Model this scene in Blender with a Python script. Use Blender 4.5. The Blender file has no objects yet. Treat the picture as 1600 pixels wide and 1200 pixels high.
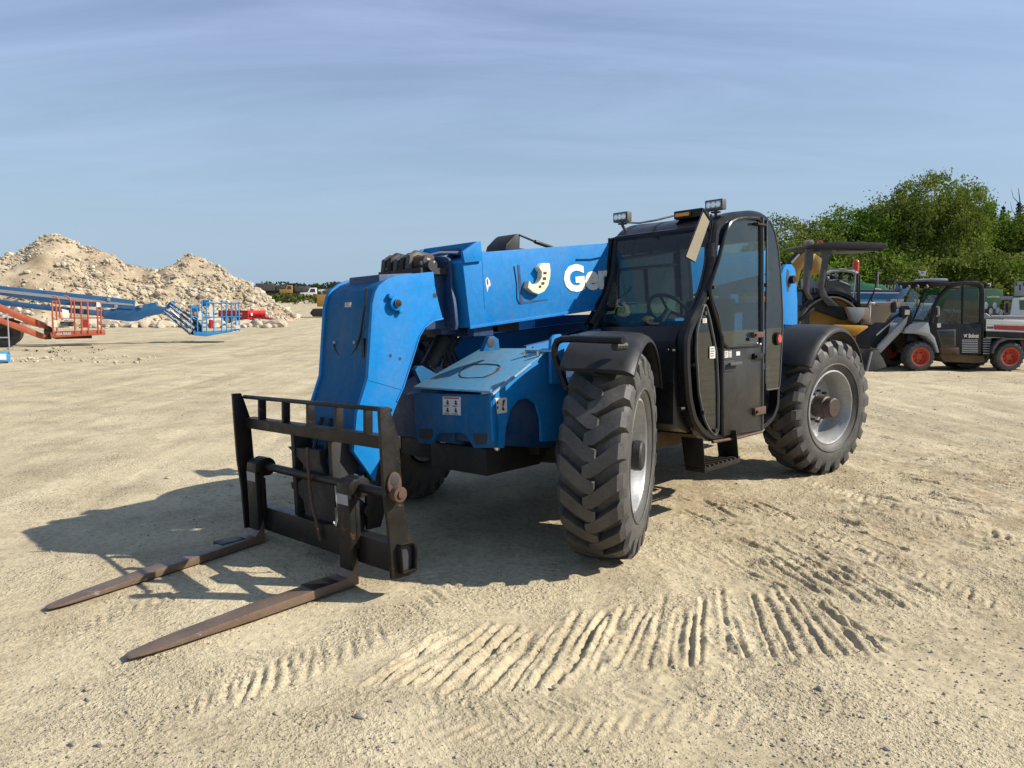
import bpy, bmesh, math, random
import numpy as np
from mathutils import Vector, Matrix
random.seed(7); RNG = np.random.default_rng(11)
rad = math.radians
C = bpy.context.scene.collection
S = bpy.context.scene
# ------------------------------------------------------------------ camera
F, CX, CY, CAMH, YH = 1200.0, 800.0, 600.0, 1.65, 466.0
PITCH = math.atan((CY-YH)/F)
cd = bpy.data.cameras.new('camera'); cam = bpy.data.objects.new('camera', cd); C.objects.link(cam)
cam.location = (0, 0, CAMH); cam.rotation_euler = (math.pi/2-PITCH, 0, 0)
cd.sensor_fit = 'HORIZONTAL'; cd.sensor_width = 36; cd.lens = 36*F/1600; cd.clip_start = .05; cd.clip_end = 5000
S.camera = cam
# ------------------------------------------------------------------ light
SUN_EL, SUN_V = 37.0, Vector((1.0, -0.05, 0)).normalized()
sd = Vector((SUN_V.x*math.cos(rad(SUN_EL)), SUN_V.y*math.cos(rad(SUN_EL)), math.sin(rad(SUN_EL))))
sl = bpy.data.lights.new('sun', 'SUN'); sun = bpy.data.objects.new('sun', sl); C.objects.link(sun)
sl.energy = 5.0; sl.angle = rad(.53); sl.color = (1, .93, .82)
sun.rotation_euler = sd.to_track_quat('Z', 'Y').to_euler(); sun.location = (20, 0, 30)
W = bpy.data.worlds.new('World'); S.world = W; W.use_nodes = True
wn, wl = W.node_tree.nodes, W.node_tree.links; wn.clear()
def wnode(t, **k):
    n = wn.new(t)
    for a, b in k.items(): setattr(n, a, b)
    return n
sky = wnode('ShaderNodeTexSky', sky_type='NISHITA', sun_disc=False)
sky.sun_elevation = rad(SUN_EL); sky.sun_rotation = math.atan2(SUN_V.x, SUN_V.y)
sky.air_density = 1.0; sky.dust_density = .15; sky.ozone_density = 1.3
tc = wnode('ShaderNodeTexCoord'); sep = wnode('ShaderNodeSeparateXYZ')
wl.new(tc.outputs['Generated'], sep.inputs[0])
# project view direction on a cloud layer: (x/z, y/z)
addz = wnode('ShaderNodeMath', operation='ADD'); addz.inputs[1].default_value = .12
wl.new(sep.outputs['Z'], addz.inputs[0])
dx = wnode('ShaderNodeMath', operation='DIVIDE'); dy = wnode('ShaderNodeMath', operation='DIVIDE')
wl.new(sep.outputs['X'], dx.inputs[0]); wl.new(addz.outputs[0], dx.inputs[1])
wl.new(sep.outputs['Y'], dy.inputs[0]); wl.new(addz.outputs[0], dy.inputs[1])
cmb = wnode('ShaderNodeCombineXYZ'); wl.new(dx.outputs[0], cmb.inputs[0]); wl.new(dy.outputs[0], cmb.inputs[1])
mp = wnode('ShaderNodeMapping'); mp.inputs['Rotation'].default_value = (0, 0, rad(52)); mp.inputs['Scale'].default_value = (.30, .95, 1)
wl.new(cmb.outputs[0], mp.inputs[0])
n1 = wnode('ShaderNodeTexNoise'); n1.inputs['Scale'].default_value = 1.5; n1.inputs['Detail'].default_value = 6; n1.inputs['Roughness'].default_value = .62; n1.inputs['Distortion'].default_value = 1.4
wl.new(mp.outputs[0], n1.inputs['Vector'])
cr = wnode('ShaderNodeValToRGB'); cr.color_ramp.elements[0].position = .38; cr.color_ramp.elements[1].position = .80
cr.color_ramp.elements[0].color = (0, 0, 0, 1); cr.color_ramp.elements[1].color = (1, 1, 1, 1)
wl.new(n1.outputs[0], cr.inputs[0])
veil = wnode('ShaderNodeMapRange'); veil.inputs['To Min'].default_value = .24; veil.inputs['To Max'].default_value = .50
wl.new(cr.outputs[0], veil.inputs['Value'])
hm = wnode('ShaderNodeMixRGB'); hm.inputs[2].default_value = (6.5, 8.1, 11.8, 1)
wl.new(veil.outputs[0], hm.inputs[0]); wl.new(sky.outputs[0], hm.inputs[1])
tint = wnode('ShaderNodeMixRGB', blend_type='MULTIPLY'); tint.inputs[0].default_value = 1; tint.inputs[2].default_value = (1, 1, 1, 1)
hz = wnode('ShaderNodeMapRange'); hz.inputs['From Min'].default_value = 0; hz.inputs['From Max'].default_value = .28; hz.inputs['To Min'].default_value = .92; hz.inputs['To Max'].default_value = 0
wl.new(sep.outputs['Z'], hz.inputs['Value']); hzm = wnode('ShaderNodeMixRGB'); hzm.inputs[2].default_value = (3.5, 5.0, 6.6, 1)
wl.new(hz.outputs[0], hzm.inputs[0]); wl.new(hm.outputs[0], hzm.inputs[1]); wl.new(hzm.outputs[0], tint.inputs[1])
bg = wnode('ShaderNodeBackground'); bg.inputs[1].default_value = .068
wo = wnode('ShaderNodeOutputWorld'); wl.new(tint.outputs[0], bg.inputs[0]); wl.new(bg.outputs[0], wo.inputs[0])
S.view_settings.view_transform = 'Standard'; S.view_settings.look = 'None'; S.view_settings.exposure = 0.54; S.view_settings.gamma = 1
S.render.engine = 'CYCLES'; S.render.resolution_x = 1024; S.render.resolution_y = 768
S.cycles.max_bounces = 8; S.cycles.transparent_max_bounces = 16
# ------------------------------------------------------------------ measuring helpers: a local frame for each machine
def ray(px, py):
    x = (px-CX)/F; y = (CY-py)/F
    return Vector((x, math.cos(PITCH)+y*math.sin(PITCH), -math.sin(PITCH)+y*math.cos(PITCH)))
def gnd(px, py, z=0.0):
    d = ray(px, py); t = (z-CAMH)/d.z; return Vector((0, 0, CAMH))+d*t
def atY(px, py, Y):
    d = ray(px, py); return Vector((0, 0, CAMH))+d*(Y/d.y)
class Frame:
    "local frame: x forward, y to the left, z up, standing at origin"
    def __init__(s, origin, u, roll=0, pitch=0):
        u = Vector(u).normalized(); l = Vector((-u.y, u.x, 0)); z = Vector((0, 0, 1))
        r = rad(roll); l2 = math.cos(r)*l+math.sin(r)*z; z = u.cross(l2); l = l2
        q = rad(pitch); u = (math.cos(q)*u-math.sin(q)*z); z = u.cross(l)
        s.R = Matrix((u, l, z)); s.o = Vector(origin)
        s.M = Matrix.Translation(s.o) @ s.R.transposed().to_4x4()
    def p(s, px, py, ax, val):
        o = s.R @ (Vector((0, 0, CAMH))-s.o); d = s.R @ ray(px, py); t = (val-o[ax])/d[ax]
        q = o+d*t; q[ax] = val; return q
    def poly(s, pts, ax, val): return [s.p(a, b, ax, val) for a, b in pts]
def ZC(ox, oy, k):
    def f(*c): return [(ox+c[i]/k, oy+c[i+1]/k) for i in range(0, len(c), 2)]
    return f
# ------------------------------------------------------------------ materials
def newmat(name):
    m = bpy.data.materials.new(name); m.use_nodes = True; nt = m.node_tree
    b = nt.nodes['Principled BSDF']; return m, nt, b
def N(nt, t, **k):
    n = nt.nodes.new(t)
    for a, b in k.items():
        if a.startswith('i_'):
            n.inputs[a[2:].replace('_', ' ')].default_value = b
        else: setattr(n, a, b)
    return n
def mixc(nt, fac, a, b, bt='MIX'):
    n = N(nt, 'ShaderNodeMixRGB', blend_type=bt)
    for i, v in ((0, fac), (1, a), (2, b)):
        if hasattr(v, 'is_linked') or hasattr(v, 'links'): nt.links.new(v, n.inputs[i])
        elif i == 0: n.inputs[0].default_value = v
        else: n.inputs[i].default_value = (*v, 1) if len(v) == 3 else v
    return n.outputs[0]
def noise(nt, scale, detail=5, rough=.6, dist=0, vec=None, mapping=None):
    t = N(nt, 'ShaderNodeTexCoord'); n = N(nt, 'ShaderNodeTexNoise')
    n.inputs['Scale'].default_value = scale; n.inputs['Detail'].default_value = detail
    n.inputs['Roughness'].default_value = rough; n.inputs['Distortion'].default_value = dist
    src = t.outputs['Object']
    if mapping:
        mpn = N(nt, 'ShaderNodeMapping'); mpn.inputs['Scale'].default_value = mapping
        nt.links.new(src, mpn.inputs[0]); src = mpn.outputs[0]
    nt.links.new(src, n.inputs['Vector']); return n.outputs[0]
def ramp(nt, src, stops):
    r = N(nt, 'ShaderNodeValToRGB'); e = r.color_ramp.elements
    while len(e) < len(stops): e.new(.5)
    for i, (p, c) in enumerate(stops):
        e[i].position = p; e[i].color = (c, c, c, 1) if not hasattr(c, '__len__') else (*c, 1)
    nt.links.new(src, r.inputs[0]); return r.outputs[0]
def bump(nt, b, h, strength=.3, dist=.01):
    n = N(nt, 'ShaderNodeBump'); n.inputs['Strength'].default_value = strength; n.inputs['Distance'].default_value = dist
    nt.links.new(h, n.inputs['Height']); nt.links.new(n.outputs[0], b.inputs['Normal'])
def paint(name, col, rough=.35, metal=0, dirt=.25, dirtcol=(.30, .24, .16), wear=0, wearcol=(.10, .045, .02), scale=3, coat=0, bmp=.05, wearscale=9, spec=.5, streak=0):
    m, nt, b = newmat(name)
    d = ramp(nt, noise(nt, scale, 7, .7, .3), [(.42, 0), (.78, 1)])
    g = N(nt, 'ShaderNodeMath', operation='MULTIPLY'); nt.links.new(d, g.inputs[0]); g.inputs[1].default_value = dirt
    c = mixc(nt, g.outputs[0], col, dirtcol)
    fine = ramp(nt, noise(nt, scale*12, 4, .7), [(.3, .86), (.7, 1.06)])
    c = mixc(nt, 1, c, fine, 'MULTIPLY')
    if streak:
        q = ramp(nt, noise(nt, 1, 6, .7, .2, mapping=(9, 9, .7)), [(.52, 0), (.72, 1)])
        g = N(nt, 'ShaderNodeMath', operation='MULTIPLY'); nt.links.new(q, g.inputs[0]); g.inputs[1].default_value = streak
        c = mixc(nt, g.outputs[0], c, (.13, .13, .11))
    if wear:
        w = ramp(nt, noise(nt, wearscale, 8, .75, .4), [(.70-wear*.35, 0), (.74-wear*.3, 1)])
        c = mixc(nt, w, c, wearcol)
    nt.links.new(c, b.inputs['Base Color'])
    r = ramp(nt, noise(nt, scale*2, 5, .7), [(.3, max(.03, rough-.08)), (.75, min(1, rough+.25))])
    nt.links.new(r, b.inputs['Roughness']); b.inputs['Metallic'].default_value = metal; b.inputs['Specular IOR Level'].default_value = spec
    if coat: b.inputs['Coat Weight'].default_value = coat; b.inputs['Coat Roughness'].default_value = .12
    if bmp: bump(nt, b, noise(nt, scale*10, 5, .7), bmp, .01)
    return m
M = {}
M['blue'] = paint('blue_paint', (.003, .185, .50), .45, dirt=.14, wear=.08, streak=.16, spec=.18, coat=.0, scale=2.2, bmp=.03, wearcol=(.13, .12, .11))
M['bluedustyshade'] = paint('blue_paint_dusty_shaded', (.003, .10, .25), .5, spec=.15, streak=.3, dirt=.28, wear=.12, dirtcol=(.17, .17, .15), scale=4, bmp=.05, wearcol=(.02, .03, .04))  # dusty blue; base darkened so the front faces' shade is in the colour
M['blueshade'] = paint('blue_paint_shaded', (.004, .040, .12), .5, dirt=.15, wear=.1, scale=6)  # same blue much darker: shadow around flanges and frame put into the colour
M['blue2'] = paint('blue_boom_lift', (.010, .10, .25), .45, dirt=.2, scale=1.5)
M['blue3'] = paint('blue_light_frame', (.03, .26, .55), .45, dirt=.2, scale=1.5)
M['lid'] = paint('dusty_lid', (.09, .26, .40), .48, dirt=.5, dirtcol=(.25, .27, .24), wear=.1, scale=2.5, bmp=.04, wearcol=(.10, .2, .3))
M['black'] = paint('black_paint', (.008, .008, .009), .24, dirt=.06, dirtcol=(.08, .07, .055), scale=2, coat=.0, spec=.3, bmp=.02)
M['door'] = paint('dusty_black_panel', (.018, .017, .016), .28, spec=.35, dirt=.4, dirtcol=(.10, .09, .075), scale=2, bmp=.02)
M['plastic'] = paint('black_plastic', (.016, .016, .017), .40, dirt=.2, dirtcol=(.09, .08, .065), scale=3, spec=.32, bmp=.06)
M['dark'] = paint('dark_greasy_steel', (.010, .010, .010), .55, dirt=.4, dirtcol=(.05, .04, .03), scale=6)
M['steel'] = paint('worn_black_steel', (.010, .009, .008), .38, spec=.3, dirt=.4, dirtcol=(.045, .035, .026), wear=.26, wearcol=(.10, .05, .026), scale=5, bmp=.2, wearscale=7)
M['fork'] = paint('worn_fork_steel', (.16, .108, .074), .36, metal=.15, dirt=.8, dirtcol=(.075, .048, .034), wear=.25, wearcol=(.26, .22, .18), scale=6, bmp=.25, wearscale=14)
M['hubrust'] = paint('hub_rusty_steel', (.075, .052, .040), .5, metal=.3, dirt=.7, dirtcol=(.04, .028, .02), scale=8, bmp=.2)
M['rust'] = paint('rust', (.095, .048, .030), .7, dirt=.6, dirtcol=(.05, .03, .02), scale=12, bmp=.3)
M['brown'] = paint('muddy_frame', (.13, .075, .03), .8, dirt=.7, dirtcol=(.04, .028, .02), scale=4, bmp=.3)
M['chrome'] = paint('bright_steel', (.6, .6, .6), .2, metal=1, dirt=.2)
M['rim'] = paint('grey_rim', (.40, .41, .42), .36, metal=.35, dirt=.55, dirtcol=(.2, .17, .13), scale=4)
M['white'] = paint('white_paint', (.72, .72, .70), .45, dirt=.15)
M['cream'] = paint('cream_scale', (.76, .70, .50), .5, dirt=.2)
M['label'] = paint('white_decal', (.62, .60, .56), .5, dirt=.35, scale=20)
M['ink'] = paint('decal_ink', (.03, .03, .035), .6, dirt=0, bmp=0)
M['redink'] = paint('decal_red', (.45, .05, .03), .6, dirt=0, bmp=0)
M['bluetxt'] = paint('white_letter', (.80, .78, .70), .5, dirt=.2, bmp=0)
M['orange'] = paint('orange_paint', (.38, .075, .03), .45, dirt=.35, dirtcol=(.5, .3, .2), scale=2)
M['red'] = paint('red_paint', (.52, .012, .022), .4, dirt=.1, scale=2)
M['redrim'] = paint('red_rim', (.50, .06, .025), .5, dirt=.3, scale=4)
M['yellow'] = paint('yellow_paint', (.66, .33, .035), .45, dirt=.3, scale=2, wear=.03)
M['gold'] = paint('ochre_paint', (.40, .21, .03), .5, dirt=.5, scale=2)
M['drum'] = paint('drum_steel', (.17, .15, .13), .45, dirt=.5, scale=4)
M['green'] = paint('green_panel', (.015, .20, .09), .5, dirt=.2, scale=1)
M['dgreen'] = paint('dark_green_panel', (.012, .085, .032), .5, dirt=.15, scale=1)
M['tan'] = paint('tan_hood', (.27, .21, .15), .5, dirt=.2, scale=2)
M['grey'] = paint('grey_paint', (.30, .31, .33), .45, dirt=.25, scale=2)
M['dgrey'] = paint('charcoal_paint', (.045, .047, .05), .45, dirt=.25, scale=2)
M['maroon'] = paint('maroon_stripe', (.30, .02, .018), .45, dirt=.15, scale=2)
M['seat'] = paint('seat_vinyl', (.02, .02, .022), .6, dirt=.2)
M['amber'] = paint('amber_lens', (.85, .30, .02), .2, dirt=0, bmp=0)
M['redlens'] = paint('red_lens', (.55, .05, .02), .2, dirt=0, bmp=0)
def tyre_mat():
    m, nt, b = newmat('tyre_rubber')
    d = ramp(nt, noise(nt, 5, 8, .75, .3), [(.3, 0), (.72, 1)])
    c = mixc(nt, d, (.030, .030, .031), (.095, .088, .078))
    f = ramp(nt, noise(nt, 60, 5, .7), [(.3, .75), (.7, 1.15)])
    c = mixc(nt, 1, c, f, 'MULTIPLY'); nt.links.new(c, b.inputs['Base Color'])
    b.inputs['Roughness'].default_value = .62
    bump(nt, b, noise(nt, 45, 7, .7), .35, .006); return m
M['tyre'] = tyre_mat()
def _unused(): pass
def glass_mat(name, tintc, refl=.09):
    m = bpy.data.materials.new(name); m.use_nodes = True; nt = m.node_tree; nt.nodes.clear()
    o = N(nt, 'ShaderNodeOutputMaterial'); t = N(nt, 'ShaderNodeBsdfTransparent'); t.inputs[0].default_value = (*tintc, 1)
    g = N(nt, 'ShaderNodeBsdfGlossy'); g.inputs[0].default_value = (1, 1, 1, 1); g.inputs['Roughness'].default_value = .02
    di = N(nt, 'ShaderNodeBsdfDiffuse'); di.inputs[0].default_value = (.35, .36, .30, 1)
    lw = N(nt, 'ShaderNodeLayerWeight'); lw.inputs[0].default_value = .5
    pw = N(nt, 'ShaderNodeMath', operation='POWER'); nt.links.new(lw.outputs['Facing'], pw.inputs[0]); pw.inputs[1].default_value = 4.0
    fr = N(nt, 'ShaderNodeMath', operation='MULTIPLY_ADD'); nt.links.new(pw.outputs[0], fr.inputs[0]); fr.inputs[1].default_value = .85; fr.inputs[2].default_value = refl*.5
    mx = N(nt, 'ShaderNodeMixShader'); m2 = N(nt, 'ShaderNodeMixShader')
    dust = ramp(nt, noise(nt, 3, 8, .8, .5), [(.35, .008), (.8, .055)])
    nt.links.new(dust, m2.inputs[0]); nt.links.new(mx.outputs[0], m2.inputs[1]); nt.links.new(di.outputs[0], m2.inputs[2])
    nt.links.new(fr.outputs[0], mx.inputs[0]); nt.links.new(t.outputs[0], mx.inputs[1]); nt.links.new(g.outputs[0], mx.inputs[2])
    nt.links.new(m2.outputs[0], o.inputs[0]); return m
M['glass'] = glass_mat('tinted_glass', (.34, .46, .43))
M['glassd'] = glass_mat('dark_tinted_glass', (.26, .34, .31))
def mirror_mat():
    m, nt, b = newmat('mirror'); b.inputs['Metallic'].default_value = 1; b.inputs['Base Color'].default_value = (.85, .85, .83, 1); b.inputs['Roughness'].default_value = .12; return m
M['mirror'] = mirror_mat()
def lens_mat():
    m, nt, b = newmat('lamp_lens'); b.inputs['Base Color'].default_value = (.75, .76, .76, 1); b.inputs['Roughness'].default_value = .12; b.inputs['Metallic'].default_value = .6; return m
M['lens'] = lens_mat()
# ------------------------------------------------------------------ mesh builder
class MB:
    def __init__(s): s.v = []; s.f = []; s.fm = []; s.mats = []
    def mi(s, m):
        if m not in s.mats: s.mats.append(m)
        return s.mats.index(m)
    def add(s, vs, fs, m):
        o = len(s.v); s.v += [tuple(v) for v in vs]; k = s.mi(m)
        s.f += [tuple(o+i for i in f) for f in fs]; s.fm += [k]*len(fs); return s
    def prism(s, poly, vec, m):
        vec = Vector(vec); n = len(poly); p = [Vector(q) for q in poly]
        vs = p+[q+vec for q in p]
        fs = [tuple(range(n))[::-1], tuple(range(n, 2*n))]+[(i, (i+1) % n, n+(i+1) % n, n+i) for i in range(n)]
        return s.add(vs, fs, m)
    def ybar(s, poly, y0, y1, m):  # poly [(x,z)] swept along y
        return s.prism([(x, y0, z) for x, z in poly], (0, y1-y0, 0), m)
    def box(s, lo, hi, m):
        x0, y0, z0 = lo; x1, y1, z1 = hi
        return s.prism([(x0, y0, z0), (x1, y0, z0), (x1, y1, z0), (x0, y1, z0)], (0, 0, z1-z0), m)
    def beam(s, a, b, w, h, m, up=(0, 0, 1)):
        a = Vector(a); b = Vector(b); d = (b-a).normalized(); r = d.cross(Vector(up))
        if r.length < 1e-4: r = d.cross(Vector((0, 1, 0)))
        r.normalize(); t = r.cross(d)
        p = [a+r*sx*w/2+t*sy*h/2 for sx, sy in ((-1, -1), (1, -1), (1, 1), (-1, 1))]
        return s.prism(p, b-a, m)
    def cyl(s, a, b, r, m, n=16, r1=None):
        a = Vector(a); b = Vector(b); r1 = r if r1 is None else r1
        d = (b-a).normalized(); x = d.orthogonal().normalized(); y = d.cross(x)
        vs = []
        for c, q in ((a, r), (b, r1)):
            for i in range(n):
                t = 2*math.pi*i/n; vs.append(c+x*math.cos(t)*q+y*math.sin(t)*q)
        fs = [tuple(range(n))[::-1], tuple(range(n, 2*n))]+[(i, (i+1) % n, n+(i+1) % n, n+i) for i in range(n)]
        return s.add(vs, fs, m)
    def tube(s, pts, r, m, n=8, closed=False, rs=None):
        P = [Vector(p) for p in pts]; k = len(P); vs = []; prev = None
        for i in range(k):
            if closed: d = P[(i+1) % k]-P[i-1]
            else: d = P[min(i+1, k-1)]-P[max(i-1, 0)]
            d.normalize()
            x = d.orthogonal().normalized() if prev is None else (prev-d*prev.dot(d)).normalized()
            prev = x; y = d.cross(x); q = rs[i] if rs else r
            vs += [P[i]+x*math.cos(2*math.pi*j/n)*q+y*math.sin(2*math.pi*j/n)*q for j in range(n)]
        fs = []
        for i in range(k if closed else k-1):
            a = i*n; b = ((i+1) % k)*n
            fs += [(a+j, a+(j+1) % n, b+(j+1) % n, b+j) for j in range(n)]
        if not closed: fs += [tuple(range(n))[::-1], tuple((k-1)*n+j for j in range(n))]
        return s.add(vs, fs, m)
    def lathe(s, prof, m, n=48, o=(0, 0, 0)):  # axis along y; prof [(r,y)]
        o = Vector(o); k = len(prof); vs = []
        for i in range(n):
            t = 2*math.pi*i/n
            vs += [o+Vector((math.cos(t)*r, y, math.sin(t)*r)) for r, y in prof]
        fs = [(i*k+j, ((i+1) % n)*k+j, ((i+1) % n)*k+j+1, i*k+j+1) for i in range(n) for j in range(k-1)]
        return s.add(vs, fs, m)
    def ball(s, c, r, m, n=8, sq=(1, 1, 1)):
        c = Vector(c); vs = []; fs = []
        for i in range(n+1):
            a = math.pi*i/n
            for j in range(2*n):
                t = math.pi*j/n; vs.append(c+Vector((math.sin(a)*math.cos(t)*r*sq[0], math.sin(a)*math.sin(t)*r*sq[1], math.cos(a)*r*sq[2])))
        w = 2*n
        fs = [(i*w+j, (i+1)*w+j, (i+1)*w+(j+1) % w, i*w+(j+1) % w) for i in range(n) for j in range(w)]
        return s.add(vs, fs, m)
    def mesh(s, name, bevel=0, ang=35, smooth=True):
        me = bpy.data.meshes.new(name); me.from_pydata(s.v, [], s.f); me.validate(clean_customdata=False)
        for m in s.mats: me.materials.append(M[m])
        if len(me.polygons) == len(s.fm): me.polygons.foreach_set('material_index', s.fm)
        bm = bmesh.new(); bm.from_mesh(me)
        bmesh.ops.remove_doubles(bm, verts=bm.verts, dist=1e-5)
        bmesh.ops.recalc_face_normals(bm, faces=bm.faces)
        if bevel:
            es = [e for e in bm.edges if len(e.link_faces) == 2 and e.calc_face_angle(0) > rad(40)]
            try: bmesh.ops.bevel(bm, geom=es, offset=bevel, segments=2, profile=.6, affect='EDGES', clamp_overlap=True)
            except Exception: pass
        for f in bm.faces: f.smooth = smooth
        for e in bm.edges:
            if len(e.link_faces) == 2: e.smooth = e.calc_face_angle(0) < rad(ang)
        bm.to_mesh(me); bm.free(); return me
    def build(s, name, parent=None, bevel=0, label=None, mat=None, **k):
        o = bpy.data.objects.new(name, s.mesh(name, bevel, **k)); C.objects.link(o)
        if parent: o.parent = parent
        if mat is not None: o.matrix_local = mat
        if label: o['label'] = label
        return o
def tag(o, label=None, cat=None, group=None, kind=None):
    for k, v in (('label', label), ('category', cat), ('group', group), ('kind', kind)):
        if v: o[k] = v
    return o
def thing(name, mat, label, cat, group=None):
    o = bpy.data.objects.new(name, None); C.objects.link(o); o.empty_display_size = .2
    o.matrix_world = mat; return tag(o, label, cat, group)
def text_mesh(body, size, ext=.002, bold=0.0):
    cu = bpy.data.curves.new('t', 'FONT'); cu.body = body; cu.size = size; cu.extrude = ext; cu.offset = bold; cu.resolution_u = 3
    ob = bpy.data.objects.new('t', cu); C.objects.link(ob); bpy.context.view_layer.update()
    dg = bpy.context.evaluated_depsgraph_get(); me = bpy.data.meshes.new_from_object(ob.evaluated_get(dg))
    bpy.data.objects.remove(ob); bpy.data.curves.remove(cu); return me
def lettering(body, name, parent, mat, origin, right, up, width=None, height=None, bold=0.0, ext=.002):
    "flat raised letters: origin = lower left, right/up local vectors"
    me = text_mesh(body, 1.0, ext, bold); co = np.array([v.co[:] for v in me.vertices])
    x0, y0 = co[:, 0].min(), co[:, 1].min(); w = co[:, 0].max()-x0; h = co[:, 1].max()-y0
    sx = (width/w) if width else height/h; sy = (height/h) if height else sx
    r = Vector(right).normalized(); u = (Vector(up)-r*Vector(up).dot(r)).normalized(); n = r.cross(u); o = Vector(origin)
    for v in me.vertices: v.co = o+r*((v.co.x-x0)*sx)+u*((v.co.y-y0)*sy)+n*(v.co.z+ext+.001)
    me.materials.clear(); me.materials.append(M[mat])
    ob = bpy.data.objects.new(name, me); C.objects.link(ob); ob.parent = parent; return ob
def copy_tree(o, parent=None):
    c = o.copy(); C.objects.link(c)
    if parent: c.parent = parent
    for ch in list(o.children):
        copy_tree(ch, c)
    return c
# ================================================================== GROUND
def vnoise(x, y, seed):
    xi = np.floor(x).astype(np.int64); yi = np.floor(y).astype(np.int64); fx = x-xi; fy = y-yi
    fx = fx*fx*(3-2*fx); fy = fy*fy*(3-2*fy)
    def h(a, b):
        n = (a*374761393+b*668265263+seed*1442695041) & 0xffffffff
        n = ((n ^ (n >> 13))*1274126177) & 0xffffffff
        return ((n ^ (n >> 16)) & 0xffff)/65535.0
    return (h(xi, yi)*(1-fx)+h(xi+1, yi)*fx)*(1-fy)+(h(xi, yi+1)*(1-fx)+h(xi+1, yi+1)*fx)*fy
def fbm(x, y, sc, oc, seed=0):
    r = np.zeros_like(x); a = 1.0; t = 0
    for o in range(oc):
        r += a*(vnoise(x*sc, y*sc, seed+o*17)-.5); t += a; a *= .55; sc *= 2.03
    return r/t
def catrom(pts, n):
    P = np.array(pts, float); k = len(P); t = np.linspace(0, k-1, n); out = []
    for q in t:
        i = min(int(q), k-2); f = q-i
        p0, p1, p2, p3 = P[max(i-1, 0)], P[i], P[i+1], P[min(i+2, k-1)]
        out.append(.5*((2*p1)+(-p0+p2)*f+(2*p0-5*p1+4*p2-p3)*f*f+(-p0+3*p1-3*p2+p3)*f**3))
    return np.array(out)
GROOVES = []   # (x0,y0,x1,y1,width,depth)
def groove_band(top, bot, n, wd, dp, jit=6, seed=1, skip=0.0):
    r = np.random.default_rng(seed); T = catrom(top, n); B = catrom(bot, n)
    for a, b in zip(T, B):
        if r.random() < skip: continue
        a = a+r.normal(0, jit, 2)*(.45, 1); b = b+r.normal(0, jit, 2)*(.45, 1)
        g0 = gnd(*a); g1 = gnd(*b); GROOVES.append((g0.x, g0.y, g1.x, g1.y, wd*r.uniform(.6, 1.3), dp*r.uniform(.5, 1.2)))
groove_band([(690, 985), (760, 975), (830, 985), (905, 975), (985, 955), (1060, 950), (1130, 945), (1195, 935), (1250, 935), (1300, 950)],
            [(575, 1065), (650, 1078), (735, 1075), (840, 1078), (930, 1055), (1045, 1040), (1150, 1035), (1240, 1030), (1330, 1028), (1400, 1015)], 47, .017, .0125, 10, 1, .08)
#groove_band([(650, 960), (700, 955), (760, 950)], [(560, 1040), (610, 1060), (660, 1070)], 6, .02, .02, 4, 2)
groove_band([(1150, 885), (1200, 872), (1260, 870), (1330, 868)], [(1235, 925), (1300, 925), (1390, 945), (1480, 940)], 13, .018, .012, 6, 3)
groove_band([(1060, 800), (1120, 790), (1200, 790)], [(1110, 815), (1180, 812), (1260, 815)], 8, .022, .012, 6, 4)
groove_band([(1130, 870), (1220, 850), (1330, 840)], [(1180, 895), (1300, 880), (1420, 870)], 8, .02, .011, 8, 5)
# lug prints of a passing tyre: rows of short chevrons along curved tracks
def track(path, n, w, dp, seed, chev=1):
    r = np.random.default_rng(seed); P = [gnd(*q) for q in catrom(path, n)]
    for i in range(1, n-1):
        d = (P[i+1]-P[i-1]).normalized(); s = Vector((-d.y, d.x, 0))
        for sg in (-1, 1):
            if r.random() < .18: continue
            a = P[i]+s*sg*w*.5; b = P[i]+s*sg*w*.05+d*w*.32*chev
            GROOVES.append((a.x, a.y, b.x, b.y, .016, dp*r.uniform(.5, 1.2)))
track([(330, 1085), (450, 1040), (570, 985), (660, 925), (700, 890)], 22, .34, .009, 1)
track([(20, 1010), (90, 985), (170, 955), (260, 925)], 14, .30, .009, 2)
track([(640, 1110), (800, 1130), (1000, 1110), (1300, 1090)], 26, .3, .005, 3)
track([(200, 1130), (330, 1075), (480, 1010)], 18, .3, .010, 4)
track([(1000, 700), (1120, 770), (1300, 850), (1560, 960)], 26, .34, .011, 5)
track([(1100, 690), (1300, 770), (1590, 850)], 30, .34, .012, 6)
track([(1360, 640), (1480, 700), (1600, 760)], 26, .36, .012, 7)
_r = np.random.default_rng(99)
for _ in range(620):
    gx_ = _r.uniform(1.0, 7.0); gy_ = _r.uniform(4.6, 9.6)
    if _r.random() > math.exp(-((gx_-3.9)/2.2)**2-((gy_-6.8)/1.9)**2)*1.15: continue
    if 1.6 < gx_ < 3.4 and gy_ > gx_*1.0+3.6: continue
    a_ = _r.normal(-.5, .35); L_ = _r.uniform(.08, .38); GROOVES.append((gx_, gy_, gx_+math.cos(a_)*L_, gy_+math.sin(a_)*L_, _r.uniform(.018, .034), _r.uniform(.008, .024)))
def in_img(x, y):  # rough amount of churned-up ground, in metres
    a = np.exp(-(((x-2.6)/1.9)**2+((y-5.0)/1.5)**2)); b = np.exp(-(((x-5.2)/2.0)**2+((y-7.4)/2.2)**2)); c = np.exp(-(((x-.75)/.95)**2+((y-3.45)/.42)**2))
    return np.clip(a*.9+b*.8+c*.8, 0, 1)
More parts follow.
